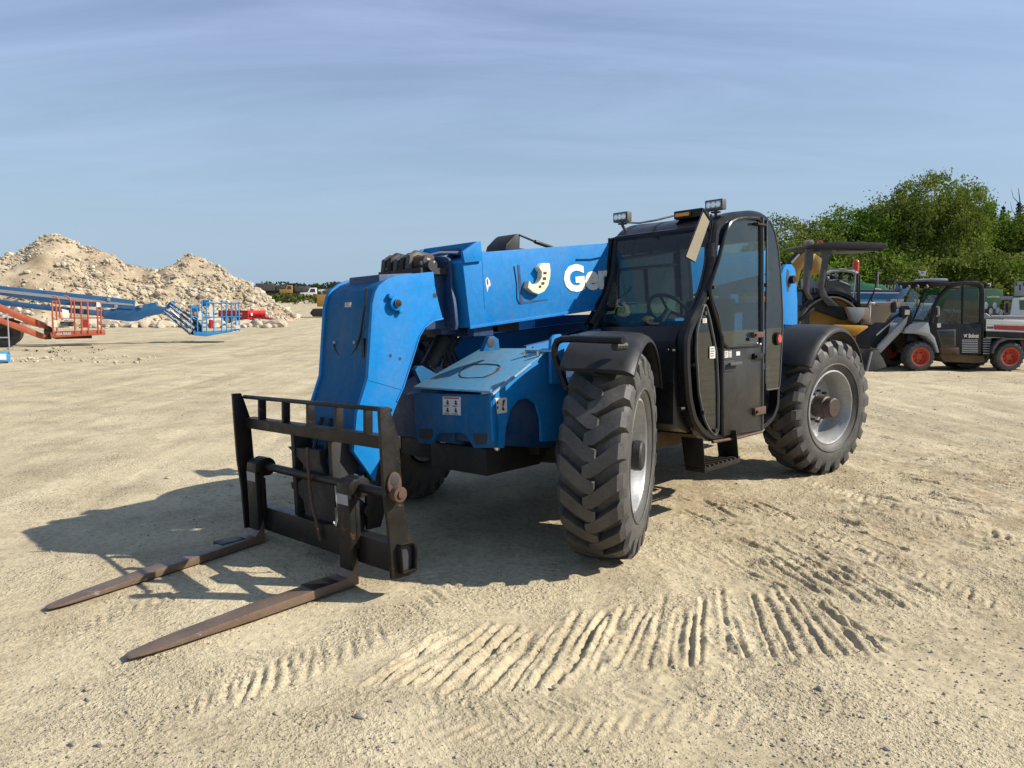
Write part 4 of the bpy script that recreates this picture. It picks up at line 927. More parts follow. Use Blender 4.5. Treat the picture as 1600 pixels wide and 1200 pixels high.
# lamps
def lamp(cx, cy, w, h, y, name='work_lamp'):
    c = T.p(cx, cy, 1, y); b = MB(); b.box((c.x-.06, y-w/2, c.z-h/2), (c.x, y+w/2, c.z+h/2), 'dgrey'); l = b.build(name, cab, bevel=.006)
    b = MB(); b.box((c.x, y-w/2+.014, c.z-h/2+.016), (c.x+.004, y+w/2-.014, c.z+h/2-.012), 'grey')
    for k in (-1, 0, 1): b.cyl((c.x+.004, y+k*w*.27, c.z), (c.x+.008, y+k*w*.27, c.z), h*.26, 'lens', 12)
    b.build('lens', l)
    b = MB(); b.tube([(c.x-.03, y, c.z-h/2), (c.x-.03, y, c.z-h/2-.03), (c.x-.06, y+.01, c.z-h/2-.07)], .012, 'rust', 8); b.box((c.x-.055, y-.03, c.z-h/2-.02), (c.x-.01, y+.03, c.z-h/2-.008), 'dark'); b.build('bracket', l)
lamp(969, 339, .145, .078, YR+.08); lamp(1115, 320, .15, .08, YL-.1)
b = MB(); c = T.p(1059, 338, 1, .75); b.box((c.x-.14, .70, c.z-.02), (c.x-.02, .95, c.z+.045), 'black'); b.box((c.x-.02, .72, c.z-.012), (c.x+.0, .86, c.z+.03), 'amber'); b.build('beacon', cab, bevel=.008)
b = MB(); b.tube([T.p(*a, 1, .5) for a in dz(440, 178, 520, 182, 620, 165, 720, 140)], .008, 'black', 6); b.build('roof_cable', cab)
# mirror
nn = Vector((1.47, .99, -.68)).normalized(); mc = T.p(*dz(862, 260)[0], 0, -.82)
def onplane(px, py):
    o = T.R @ (Vector((0, 0, CAMH))-T.o); d = T.R @ ray(px, py); return o+d*((mc-o).dot(nn)/d.dot(nn))
mt = [onplane(*a) for a in dz(893, 112, 932, 172)]; mbm = [onplane(*a) for a in dz(850, 408, 795, 378)]
q3 = [mt[0]*.93+mt[1]*.07, mt[1], mt[1]*.9+mbm[0]*.1, mbm[0]*.95+mt[1]*.05, mbm[0], mbm[0]*.75+mbm[1]*.25, mbm[1], mbm[1]*.92+mt[0]*.08]
b = MB(); cc = sum(q3, Vector())/len(q3); b.prism([p+(p-cc)*.10-nn*.03 for p in q3], nn*.026, 'black'); mir = b.build('mirror', cab, bevel=.006)
b = MB(); b.prism(q3, nn*.002, 'mirror'); b.build('mirror_glass', mir)
b = MB(); c1 = T.p(*dz(932, 300)[0], 0, -.95); c2 = T.p(*dz(930, 380)[0], 0, -.95); b.cyl(c1, c2, .035, 'black', 12); b.tube([T.p(*a, 0, -.93) for a in dz(940, 130, 945, 200, 930, 300)], .008, 'black', 6); b.build('mirror_arm', mir)
# step
st_ = 1.22
b = MB(); h1 = xz(T, [(1099, 686), (1120, 688), (1123, 735), (1099, 742)], st_); h2 = xz(T, [(1144, 688), (1166, 680), (1164, 722), (1142, 730)], st_)
a0 = T.p(1099, 741, 1, st_); a1 = T.p(1164, 723, 1, st_); zz_ = (a0.z+a1.z)/2
tz = T.p(1110, 690, 1, st_).z
for x_0 in (a0.x-.03, a1.x+.1): b.prism([(x_0, st_-.17, zz_+.02), (x_0, st_, zz_+.02), (x_0, st_-.02, tz+.03), (x_0, st_-.2, tz+.03)], (-.008, 0, 0), 'steel'); step = b.build('step_bracket', tele, bevel=.003); b = MB()
b = MB(); b.box((a1.x+.07, st_-.16, zz_+.01), (a0.x-.02, st_, zz_+.045), 'steel')
for k in range(9): xx_ = a1.x+.08+(a0.x-a1.x-.12)*k/8; b.box((xx_-.012, st_-.15, zz_+.045), (xx_+.012, st_-.005, zz_+.058), 'hubrust')
b.build('step_tread', step, bevel=.003)
# ================================================================== LEFT BACKGROUND
def pile(name, cones, mat, bounds, seed, label, rocks, rsz, group='heaps of rubble at the edge of the yard', step=.22):
    x0, x1, y0, y1 = bounds
    def hf(x, y):
        h = np.full_like(x, -9.0)
        wx = fbm(x, y, .35, 3, seed+5)*2.2; wy = fbm(x, y, .35, 3, seed+6)*2.2
        for cx, cy, ch, sl_ in cones: h = np.maximum(h, ch-sl_*(np.sqrt((x+wx-cx)**2+(y+wy-cy)**2+.15)))
        h = h+fbm(x, y, .7, 4, seed)*.9*np.clip(h/2+.4, .15, 1)+fbm(x, y, 3, 3, seed+1)*.25
        return np.maximum(h, -.35)
    root = thing(name, Matrix.Translation(((x0+x1)/2, (y0+y1)/2, 0)), label, 'rubble heap', group)
    o = grid_mesh('heap', np.arange(x0, x1, step), np.arange(y0, y1, step), hf, mat); o.parent = root; o.matrix_parent_inverse = root.matrix_world.inverted()
    r = np.random.default_rng(seed); n = rocks*4; xx = r.uniform(x0, x1, n); yy = r.uniform(y0, y1, n); zz = hf(xx.copy(), yy.copy())
    dn = fbm(xx, yy, .45, 3, seed+9)*3+.55
    k = (zz > .02) & (r.random(n) < np.clip(dn, .12, 1)); xx, yy, zz = xx[k][:rocks], yy[k][:rocks], zz[k][:rocks]
    ss = np.exp(r.normal(math.log(rsz), .5, len(xx)))*(1+.5*np.clip(1-zz/3, 0, 1))
    s = scatter_mesh('stones', np.stack([xx, yy, zz], 1), np.minimum(ss, .55), M['stone'], PROTOS, .2, seed=seed); s['kind'] = 'stuff'
    s.parent = root; s.matrix_parent_inverse = root.matrix_world.inverted(); return root
M['rubble'] = stone_mat('rubble_soil', (.24, .175, .105), (.50, .41, .28), .5)
M['soil'] = stone_mat('brown_soil', (.17, .115, .07), (.30, .21, .13), .5)
pile('rubble_pile', [(-32.3, 55, 6.25, .60), (-29.5, 55.3, 5.3, .62), (-27, 56, 4.3, .65), (-36.5, 54.5, 4.9, .6), (-41, 54, 4.4, .6), (-46, 55, 4.0, .6)], M['rubble'], (-56, -19, 42.5, 68), 31, 'tall pale heap of broken limestone at the left edge', 11000, .085)
pile('rubble_pile', [(-23.9, 58, 5.05, .70), (-26, 58, 4.1, .66), (-22.8, 57.5, 4.2, .7), (-20, 57, 2.6, .7)], M['rubble'], (-33, -14, 48, 68), 57, 'lower peaked rubble heap sloping down behind the red trailer', 6000, .085)
pile('rubble_pile', [(-39.5, 73, 6.6, .62), (-36, 73, 5.2, .62)], M['soil'], (-52, -24, 62, 84), 83, 'brown soil heap peeping out behind the tall pale heap', 900, .09)
n = 420; xx = RNG.uniform(-36, -13.5, n); yy = 44.6+RNG.normal(0, .75, n)+(xx+25)*.02; 
s = scatter_mesh('boulders', np.stack([xx, yy, ground_h(xx.copy(), yy.copy(), False)], 1), np.exp(RNG.normal(-1.35, .42, n)), M['stone'], PROTOS2, .25); tag(s, 'row of pale boulders lying along the foot of the rubble heaps', 'boulders', kind='stuff')
n = 900; xx = RNG.uniform(-24, -9.5, n); yy = RNG.uniform(17.5, 27, n); k = np.abs(yy-(21.5+(xx+16)*-.15)) < 1.3; xx, yy = xx[k], yy[k]
s = scatter_mesh('gravel_strip', np.stack([xx, yy, ground_h(xx.copy(), yy.copy(), False)], 1), np.exp(RNG.normal(-3.1, .4, len(xx))), M['stone'], PROTOS, .2); tag(s, 'strip of pale gravel stones in front of the orange lift', 'gravel', kind='stuff')
# ---- foliage
def leaf_mat(name, c0, c1, sc=.8):
    m = bpy.data.materials.new(name); m.use_nodes = True; nt = m.node_tree; nt.nodes.clear()
    o = N(nt, 'ShaderNodeOutputMaterial'); d = N(nt, 'ShaderNodeBsdfDiffuse'); t = N(nt, 'ShaderNodeBsdfTranslucent'); mx = N(nt, 'ShaderNodeMixShader'); mx.inputs[0].default_value = .28
    n1_ = ramp(nt, noise(nt, sc, 3, .6), [(.38, 0), (.62, 1)]); c = mixc(nt, n1_, c0, c1)
    f = ramp(nt, noise(nt, sc*9, 4, .7), [(.3, .6), (.7, 1.35)]); c = mixc(nt, 1, c, f, 'MULTIPLY')
    nt.links.new(c, d.inputs[0]); nt.links.new(c, t.inputs[0]); nt.links.new(d.outputs[0], mx.inputs[1]); nt.links.new(t.outputs[0], mx.inputs[2]); nt.links.new(mx.outputs[0], o.inputs[0]); return m
M['leaf'] = leaf_mat('leaves', (.065, .12, .015), (.18, .27, .036))
M['leaf2'] = leaf_mat('olive_leaves', (.085, .12, .022), (.21, .25, .055))
M['needle'] = leaf_mat('needles', (.022, .045, .015), (.05, .075, .025))
M['farleaf'] = leaf_mat('far_leaves', (.020, .040, .014), (.048, .070, .024), .12)
M['bark'] = stone_mat('bark', (.06, .045, .035), (.13, .11, .09), 6)
M['weed'] = leaf_mat('weeds', (.05, .07, .02), (.11, .12, .04), 1)
def quads(cent, size, mat, name, seed=1, up=0.0):
    r = np.random.default_rng(seed); n = len(cent); a = r.normal(size=(n, 3)); a /= np.linalg.norm(a, axis=1)[:, None]
    b_ = r.normal(size=(n, 3)); b_ -= (b_*a).sum(1)[:, None]*a; b_ /= np.linalg.norm(b_, axis=1)[:, None]
    s = np.asarray(size).reshape(-1, 1)*r.uniform(.6, 1.3, (n, 1)); a = a*s; b_ = b_*s*.62
    v = np.stack([cent-a, cent+b_*.9, cent+a, cent-b_*.9], 1).reshape(-1, 3)
    me = bpy.data.meshes.new(name); me.vertices.add(len(v)); me.vertices.foreach_set('co', v.ravel())
    me.loops.add(len(v)); me.loops.foreach_set('vertex_index', np.arange(len(v))); me.polygons.add(n)
    me.polygons.foreach_set('loop_start', np.arange(0, len(v), 4)); me.polygons.foreach_set('loop_total', np.full(n, 4)); me.update(calc_edges=True); me.materials.append(M[mat]); return me
def crown_mesh(seed, h, w, mat, nclump=150, per=95, leaf=.10, low=.05):
    r = np.random.default_rng(seed); C_ = []; tips = []
    lobes = [(r.uniform(-.28, .28)*w, r.uniform(-.28, .28)*w, r.uniform(.35, .78)*h, r.uniform(.22, .36)*w) for _ in range(9)]
    lobes.append((0, 0, h*.80, w*.24)); lobes.append((r.uniform(-.15, .15)*w, 0, h*.25, w*.42))
    for _ in range(nclump):
        lx, ly, lz, lr = lobes[r.integers(len(lobes))]; d = r.normal(size=3); d /= np.linalg.norm(d); q = r.uniform(.62, 1.05)
        c = np.array([lx, ly, lz])+d*lr*q*np.array([1, 1, .95]); c[2] = min(max(c[2], low*h), h)
        rad_ = r.uniform(.22, .5)*w*.17; m = int(per*r.uniform(.5, 1.4)); p = r.normal(size=(m, 3))*rad_*np.array([1, 1, .75])*.72+c; C_.append(p); tips.append(c)
    return quads(np.concatenate(C_), leaf, mat, 'crown', seed), tips, lobes
def trunk_mesh(seed, h, tips, r0=.16, lean=0):
    r = np.random.default_rng(seed+5); b = MB()
    p = [Vector((math.sin(i*1.3+seed)*.12+lean*i*.1, math.cos(i*1.7+seed)*.1, h*.8*i/7-.2)) for i in range(8)]
    b.tube(p, r0, 'bark', 8, rs=[r0*(1-.11*i) for i in range(8)])
    for t in [tips[i] for i in r.permutation(len(tips))[:16]]:
        k = min(6, max(1, int(7*t[2]/h*.75))); a = p[k]; e = Vector(t); mid = a.lerp(e, .5)+Vector((0, 0, -.15)); b.tube([a, mid, e], .05, 'bark', 5, rs=[r0*.42, r0*.25, r0*.07])
    return b.mesh('trunk')
def tree_proto(seed, h, w, mat, **k):
    cm, tips, _ = crown_mesh(seed, h, w, mat, **k); return cm, trunk_mesh(seed, h, tips, r0=.02*h)
def place_tree(proto, x, y, s, rz, label, cat='tree', name='tree', group=None, sx=1.0, z=None):
    z = float(ground_h(np.array([x*1.0]), np.array([y*1.0]), False)[0]) if z is None else z
    t = thing(name, Matrix.Translation((x, y, z)) @ Matrix.Rotation(rz, 4, 'Z') @ Matrix.Diagonal((s*sx, s*sx, s, 1)), label, cat, group)
    for nm, me in (('trunk', proto[1]), ('crown', proto[0])):
        if me is None: continue
        o = bpy.data.objects.new(nm, me); C.objects.link(o); o.parent = t
    return t
# far forest beyond the bank: one mass
r = np.random.default_rng(5); P_ = []
for i in range(420):
    x = r.uniform(-135, 150); y = r.uniform(255, 300)
    if -115 < x < 120 or r.random() < .5:
        h = r.uniform(3.6, 6.0); w = r.uniform(3.0, 5.5); m = 170; q = np.clip(r.normal(size=(m, 3)), -2, 1.7)*np.array([w*.42, w*.42, h*.24]); tz_ = r.random(m)
        P_.append(q+np.array([x, y, h*.52+1.6])*1.0)
s = bpy.data.objects.new('far_forest', quads(np.concatenate(P_), .62, 'farleaf', 'far_forest', 5)); C.objects.link(s); tag(s, 'dark green forest line along the horizon behind the parked trucks', 'forest', kind='stuff')
P_ = []
for i in range(1500):
    x = r.uniform(-75, 20); y = r.uniform(104, 160); z = float(1.5*np.clip((y-85)/35, 0, 1)+.7*np.clip((y-130)/60, 0, 1)); q = r.normal(size=(14, 3))*np.array([.7, .5, .22])+np.array([x, y, z+.25]); P_.append(q)
s = bpy.data.objects.new('bank_weeds', quads(np.concatenate(P_), .34, 'weed', 'bank_weeds', 6)); C.objects.link(s); tag(s, 'low green weeds covering the bank below the parked trucks', 'weeds', kind='stuff')
P_ = []
for i in range(13):
    g = gnd(r.uniform(0, 175), r.uniform(540, 553)); P_.append(r.normal(size=(16, 3))*np.array([.08, .05, .03])+np.array([g.x, g.y, .03]))
s = bpy.data.objects.new('small_weeds', quads(np.concatenate(P_), .03, 'weed', 'small_weeds', 7)); C.objects.link(s); tag(s, 'sparse small weeds on the sand in front of the orange lift', 'weeds', kind='stuff')
# ---- blue articulated boom lift
zL = ZC(160, 430, 6.154); zK = ZC(0, 340, 3.077); zQ = ZC(0, 430, 8); zY = ZC(360, 420, 9.41)
g = gnd(322, 536); Bf = Frame((g.x, g.y, 0), (.94, .34, 0))
bl = thing('boom_lift', Bf.M, 'long blue boom lift with its lattice jib lowered in front of the rubble', 'boom lift')
def flat(b, fr, pts, y, t, m): b.prism(fr.poly(pts, 1, y), (0, t, 0), m)
def rods(b, fr, pairs, y, r_, m):
    for (p0, p1) in pairs: b.tube([fr.p(*p0, 1, y), fr.p(*p1, 1, y)], r_, m, 6)
b = MB(); flat(b, Bf, [(-60, 440)]+zK(0, 328, 160, 345, 500, 380, 650, 398)+[(210, 471)]+zK(640, 440, 300, 420, 0, 372)+[(-60, 453)], 0, .34, 'blue2'); bo = b.build('boom', bl, bevel=.01)
b = MB(); flat(b, Bf, [(-60, 444)]+zK(0, 345, 250, 372, 510, 402, 640, 416, 640, 424, 505, 414, 245, 386, 0, 360)+[(-60, 449)], -.01, .01, 'grey'); b.build('side_stripe', bo)
b = MB(); flat(b, Bf, [(-60, 462)]+zK(0, 395, 240, 425, 500, 450, 620, 470)+[(-30, 480)][:0]+zK(640, 492, 560, 490, 520, 478, 240, 448, 0, 420)+[(-60, 470)], .05, .25, 'blue2'); b.build('lower_boom', bl, bevel=.01)
b = MB(); flat(b, Bf, zL(50, 330, 300, 300, 500, 262, 510, 255, 525, 300, 600, 308, 650, 252, 690, 246, 700, 275, 600, 345, 560, 372, 420, 402, 330, 440, 270, 446, 0, 418, 0, 330), .03, .30, 'blue2')
for a in zL(370, 300, 130, 300, 60, 235): 
    c = Bf.p(*a, 1, 0); b.cyl((c.x, -.03, c.z), (c.x, .02, c.z), .07, 'grey', 10)
b.build('boom_nose', bl, bevel=.01)
b = MB()
for y_ in (.02, .30): rods(b, Bf, [(zL(655, 262)[0], zL(955, 480)[0]), (zL(645, 290)[0], zL(930, 520)[0]), (zL(590, 345)[0], zL(850, 568)[0]), (zL(610, 330)[0], zL(900, 545)[0])], y_, .05, 'blue2')
flat(b, Bf, zL(850, 400, 900, 410, 960, 500, 955, 560, 870, 575, 840, 565, 890, 500), .05, .2, 'dark')
rods(b, Bf, [(zL(660, 340)[0], zL(740, 410)[0]), (zL(765, 480)[0], zL(820, 530)[0])], -.02, .025, 'white')
b.build('jib', bl)
b = MB(); flat(b, Bf, zL(870, 540, 1000, 548, 1225, 535, 1330, 505, 1330, 520, 1230, 548, 1070, 575, 1000, 590, 880, 580), -.25, 1.0, 'blue3'); bk = b.build('basket', bl, bevel=.01, label='blue work platform with many rails')
b = MB()
for y_ in (-.25, .7):
    rods(b, Bf, [(zL(a, 262)[0], zL(a+4, 540)[0]) for a in (1000, 1070, 1145, 1190, 1240, 1282, 1312)]+[(zL(850, 305)[0], zL(855, 540)[0]), (zL(910, 300)[0], zL(915, 540)[0]), (zL(955, 240)[0], zL(960, 540)[0])], y_, .022, 'blue3')
    rods(b, Bf, [(zL(1000, 268)[0], zL(1330, 270)[0]), (zL(1150, 400)[0], zL(1335, 398)[0]), (zL(850, 310)[0], zL(950, 310)[0]), (zL(850, 400)[0], zL(1140, 405)[0])], y_, .022, 'blue3')
for a in (1000, 1145, 1325): b.tube([Bf.p(*zL(a, 268)[0], 1, -.25), Bf.p(*zL(a, 268)[0], 1, -.25)+Vector((0, .95, 0))], .02, 'blue3', 6)
b.build('guard_rail', bk)
b = MB(); flat(b, Bf, zL(845, 290, 925, 285, 935, 350, 850, 355), -.2, .3, 'blue3'); flat(b, Bf, zL(948, 235, 1025, 235, 1035, 300, 955, 300), .1, .3, 'blue2'); b.build('control_box', bk, bevel=.02)
b = MB(); flat(b, Bf, zL(1025, 295, 1060, 300, 1062, 390, 1028, 385), -.28, .02, 'white'); b.build('notice_panel', bk)
b = MB(); flat(b, Bf, zL(925, 360, 955, 362, 955, 430, 925, 425), -.28, .02, 'white'); b.build('notice_panel', bk)
b = MB(); c = Bf.p(*zL(1045, 470)[0], 1, -.2); b.cyl((c.x, -.2, c.z-.16), (c.x, -.2, c.z+.16), .07, 'red', 10); b.build('extinguisher', bk)
b = MB(); flat(b, Bf, zL(1280, 485, 1325, 482, 1325, 515, 1282, 518), -.28, .02, 'white'); b.build('notice_panel', bk)
b = MB(); c0 = Bf.p(-60, 520, 1, .2); b.box((c0.x-3.6, -.9, .5), (c0.x-.8, 1.3, 1.1), 'blue2'); b.box((c0.x-3.2, -.7, 1.1), (c0.x-1, 1.1, 2.0), 'blue2'); b.prism([(c0.x-1.5, 0, 1.6), (c0.x+.1, 0, 1.8), (c0.x+.1, 0, 2.3), (c0.x-1.5, 0, 2.4)], (0, .4, 0), 'blue2')
for wx in (c0.x-3.1, c0.x-1.2):
    for wy in (-1.1, 1.2): b.cyl((wx, wy, .5), (wx, wy+.35, .5), .5, 'tyre', 20)
b.build('chassis', bl, bevel=.03)
# ---- orange boom lift
g = gnd(120, 541); Of = Frame((g.x, g.y, 0), (.87, .49, 0))
ol = thing('boom_lift', Of.M, 'orange boom lift with a railed basket held just above the sand', 'boom lift')
b = MB(); flat(b, Of, [(-40, 460)]+zQ(0, 360, 80, 402, 570, 602, 620, 660, 600, 700, 540, 665, 400, 632, 330, 600, 0, 458)+[(-40, 474)], 0, .2, 'orange'); b.build('upper_arm', ol, bevel=.01)
b = MB(); flat(b, Of, [(-40, 486)]+zQ(0, 535, 260, 618, 600, 760, 590, 805, 500, 792, 250, 700, 0, 602)+[(-40, 494)], 0, .2, 'orange'); b.build('lower_arm', ol, bevel=.01)
b = MB(); rods(b, Of, [(zQ(60, 540)[0], zQ(250, 590)[0])], .1, .045, 'dark'); rods(b, Of, [(zQ(250, 590)[0], zQ(380, 620)[0])], .1, .025, 'chrome'); b.build('cylinder', ol)
b = MB(); flat(b, Of, zQ(560, 620, 640, 650, 665, 700, 640, 800, 560, 805, 545, 700), .0, .3, 'dark'); b.build('pivot_joint', ol, bevel=.01)
b = MB(); flat(b, Of, zQ(630, 715, 900, 705, 1318, 690, 1320, 745, 1150, 752, 680, 782, 632, 770), -.3, .8, 'orange'); flat(b, Of, zQ(650, 783, 1150, 755, 1150, 790, 700, 800), -.1, .5, 'dark'); ob_ = b.build('basket', ol, bevel=.01)
b = MB()
for y_ in (-.3, .5):
    rods(b, Of, [(zQ(a, 330)[0], zQ(a+15, 720)[0]) for a in (650, 700, 925, 1010, 1092, 1212, 1255)], y_, .028, 'orange')
    rods(b, Of, [(zQ(880, 325)[0], zQ(1240, 335)[0]), (zQ(650, 330)[0], zQ(740, 330)[0]), (zQ(740, 535)[0], zQ(1300, 532)[0])], y_, .024, 'orange')
for a in (650, 1240): b.tube([Of.p(*zQ(a, 332)[0], 1, -.3), Of.p(*zQ(a, 332)[0], 1, -.3)+Vector((0, .8, 0))], .022, 'orange', 6)
for x_0 in (690, 835): b.tube([Of.p(*a, 1, -.3) for a in zQ(x_0-40, 262, x_0+10, 268, x_0+40, 300, x_0+55, 360, x_0+55, 530)], .026, 'orange', 6)
b.build('guard_rail', ob_)
b = MB(); flat(b, Of, zQ(770, 420, 860, 440, 865, 540, 790, 540), -.32, .05, 'white'); b.build('control_box', ob_)
b = MB(); flat(b, Of, zQ(750, 580, 920, 585, 920, 640, 760, 640), -.2, .3, 'dgrey'); flat(b, Of, zQ(800, 560, 860, 562, 860, 585, 800, 585), -.22, .1, 'white'); b.build('tool_tray', ob_)
b = MB(); flat(b, Of, zQ(1010, 550, 1110, 550, 1110, 655, 1010, 655), .4, .05, 'maroon'); b.build('red_panel', ob_)
b = MB(); flat(b, Of, zQ(1205, 335, 1250, 340, 1262, 395, 1205, 400), -.33, .02, 'white'); b.build('notice_panel', ob_)
b = MB(); flat(b, Of, zQ(678, 560, 720, 565, 718, 650, 680, 650), -.33, .02, 'cream'); b.build('notice_panel', ob_)
a = Of.p(*zQ(700, 752)[0], 1, -.302); a2 = Of.p(*zQ(890, 745)[0], 1, -.302); lettering('450A SERIES', 'lettering', ob_, 'label', a, a2-a, (0, 0, 1), width=(a2-a).length, height=.085, bold=.02)
b = MB(); c = Of.p(8, 519, 1, .5); b.cyl((c.x, .45, .45), (c.x, .8, .45), .45, 'tyre', 24); b.cyl((c.x, .44, .45), (c.x, .5, .45), .22, 'dark', 16)
b.build('wheel', ol); b = MB(); b.cyl((c.x, 2.0, .45), (c.x, 2.35, .45), .45, 'tyre', 24); b.build('wheel', ol)
b = MB(); b.box((c.x-3, .7, .45), (c.x+.2, 2.1, .95), 'dark'); b.box((c.x-3.4, .6, .95), (c.x-1.2, 2.2, 1.9), 'orange'); b.prism([(c.x-1.5, .4, 1.0), (c.x-.6, .4, 1.2), (c.x-.6, .4, 2.2), (c.x-1.5, .4, 2.2)], (0, .4, 0), 'orange'); b.build('chassis', ol, bevel=.02)
# ---- small blue scissor platform at the left edge
g = gnd(14, 568); Sf = Frame((g.x, g.y, 0), (.84, .54, 0))
sc = thing('scissor_lift', Sf.M, 'small blue scissor lift with grey rails cut by the left edge', 'scissor lift')
b = MB(); flat(b, Sf, [(-90, 552), (16, 551), (16.5, 565), (-90, 567)], 0, .7, 'blue3'); b.build('base', sc, bevel=.02)
b = MB(); flat(b, Sf, [(-60, 554), (9.5, 553), (10, 562), (-60, 563)], -.01, .01, 'white'); b.build('white_panel', sc)
b = MB()
for y_ in (0, .68):
    rods(b, Sf, [((11.5, 491.5), (15, 552)), ((-80, 491.5), (-80, 552)), ((-40, 491.5), (-40, 552)), ((-80, 491.5), (11.5, 491.5)), ((-80, 527.5), (14, 527.5))], y_, .017, 'grey')
b.tube([Sf.p(11.5, 491.5, 1, 0), Sf.p(11.5, 491.5, 1, 0)+Vector((0, .68, 0))], .017, 'grey', 6); b.build('guard_rail', sc)
for dx_ in (-.12, -1.2):
    b = MB(); c = Sf.p(12, 566, 1, 0); b.cyl((c.x+dx_, .02, .07), (c.x+dx_, .12, .07), .07, 'tyre', 16); b.build('wheel', sc)
# ---- red dump trailer
g = gnd(373, 508); u = Vector((math.cos(rad(-23)), math.sin(rad(-23)), 0)); Rf = Frame((g.x, g.y, 0), u)
rt_ = thing('dump_trailer', Rf.M, 'bright red dump trailer parked at the foot of the rubble heap', 'trailer')
b = MB(); b.box((-1.5, -.1, .40), (.85, 1.5, .46), 'red'); b.box((-1.5, -.1, .46), (.85, -.04, .88), 'red'); b.box((-1.5, 1.44, .46), (.85, 1.5, .88), 'red'); b.box((.79, -.04, .46), (.85, 1.44, .90), 'red'); b.box((-1.5, -.04, .46), (-1.44, 1.44, .88), 'red')
b.box((-1.5, -.13, .86), (.88, -.02, .91), 'red'); b.build('bed', rt_, bevel=.01)
b = MB(); b.beam((.8, .3, .50), (2.1, .7, .36), .08, .1, 'red'); b.beam((.8, 1.1, .50), (2.1, .7, .36), .08, .1, 'red'); b.tube([(1.6, .7, .45), (1.6, .7, .02)], .03, 'red', 6); b.beam((2.1, .7, .36), (2.35, .7, .36), .1, .1, 'dark'); b.build('drawbar', rt_)
for y_ in (-.15, 1.35):
    for x_0 in (-.15, -.75):
        w = bpy.data.objects.new('wheel', None); bpy.data.objects.remove(w)
        b = MB(); b.cyl((x_0, y_, .32), (x_0, y_+.2, .32), .32, 'tyre', 20); b.cyl((x_0, y_-.01, .32), (x_0, y_+.21, .32), .17, 'white', 14); b.build('wheel', rt_)
b = MB(); b.box((.1, -.106, .66), (.42, -.1045, .76), 'label'); b.box((.852, .15, .58), (.855, .3, .75), 'label'); b.build('decal', rt_)
# ---- far trucks on the bank
def far_truck(x0, x1, y0, y1, Y, mat, label, kind='cab'):
    a = atY((x0+x1)/2, y1, Y); fr = Frame((a.x, Y, a.z), (-1, -.35, 0)); t = thing('parked_truck' if kind != 'loader' else 'wheel_loader', fr.M, label, 'truck' if kind != 'loader' else 'loader', 'machines parked along the top of the bank')
    w = (x1-x0)/F*Y; h = (y1-y0)/F*Y
    b = MB(); b.ybar([(-w*.1, h*.32), (w*.62, h*.32), (w*.62, h*.62), (w*.22, h*.66), (w*.1, h), (-w*.28, h), (-w*.28, h*.32)], -h*.36, h*.36, mat); cb = b.build('cab', t, bevel=.05)
    b = MB(); b.prism([(w*.235, -h*.3, h*.68), (w*.235, h*.3, h*.68), (w*.135, h*.28, h*.93), (w*.135, -h*.28, h*.93)], (.02, 0, .01), 'ink'); b.build('windscreen', cb)
    for s_ in (-1, 1):
        b = MB(); b.ybar([(-w*.18, h*.66), (w*.12, h*.66), (w*.05, h*.93), (-w*.18, h*.93)], s_*h*.365, s_*h*.37, 'ink'); b.build('side_window', cb)
    b = MB(); b.box((-w*1.5, -h*.3, h*.3), (-w*.3, h*.3, h*.42), 'dark'); b.box((-w*1.5, -h*.36, h*.42), (-w*.4, h*.36, h*.95), 'dgrey'); b.build('body', t, bevel=.05)
    b = MB(); b.box((w*.622, -h*.22, h*.36), (w*.64, h*.22, h*.56), 'ink'); b.build('grille', cb)
    for x_0 in (w*.35, -w*.9):
        for s_ in (-1, 1): b = MB(); b.cyl((x_0, s_*h*.28, h*.17), (x_0, s_*h*.4, h*.17), h*.18, 'tyre', 14); b.build('wheel', t)
    return t
far_truck(376, 402, 442, 464, 150, 'white', 'white truck cab showing above the right slope of the rubble')
far_truck(412, 434, 445, 463, 152, 'gold', 'yellow truck with a dark body, just right of the white cab')
far_truck(440, 462, 446, 464, 150, 'gold', 'yellow machine with a dark cab and sloping front fender', 'loader')
far_truck(473, 501, 450, 470, 140, 'white', 'white truck standing alone nearest the blue boom head')
# ---- excavator mostly hidden behind the boom head
g = gnd(505, 496); Ef = Frame((g.x, g.y, 0), (1, .2, 0)); ex = thing('excavator', Ef.M, 'ochre tracked excavator half hidden behind the blue boom head', 'excavator')
b = MB(); b.box((-.45, -.9, .95), (2.6, 1.3, 1.95), 'gold'); b.build('engine_house', ex, bevel=.05)
b = MB(); b.box((.9, -.9, 1.9), (2.2, .2, 3.0), 'dark'); b.build('cab', ex, bevel=.08)
for y_ in (-1.1, 1.0):
    b = MB(); b.ybar([(-.8, .1), (-1.05, .4), (-.8, .75), (2.7, .75), (2.95, .4), (2.7, .05)], y_, y_+.5, 'dark'); b.build('track', ex, bevel=.03)
b = MB(); b.tube([(0, 0, 2.0), (-.1, 0, 2.25), (-.35, 0, 2.3), (.3, 0, 2.35)], .07, 'white', 8); b.build('exhaust_pipe', ex)
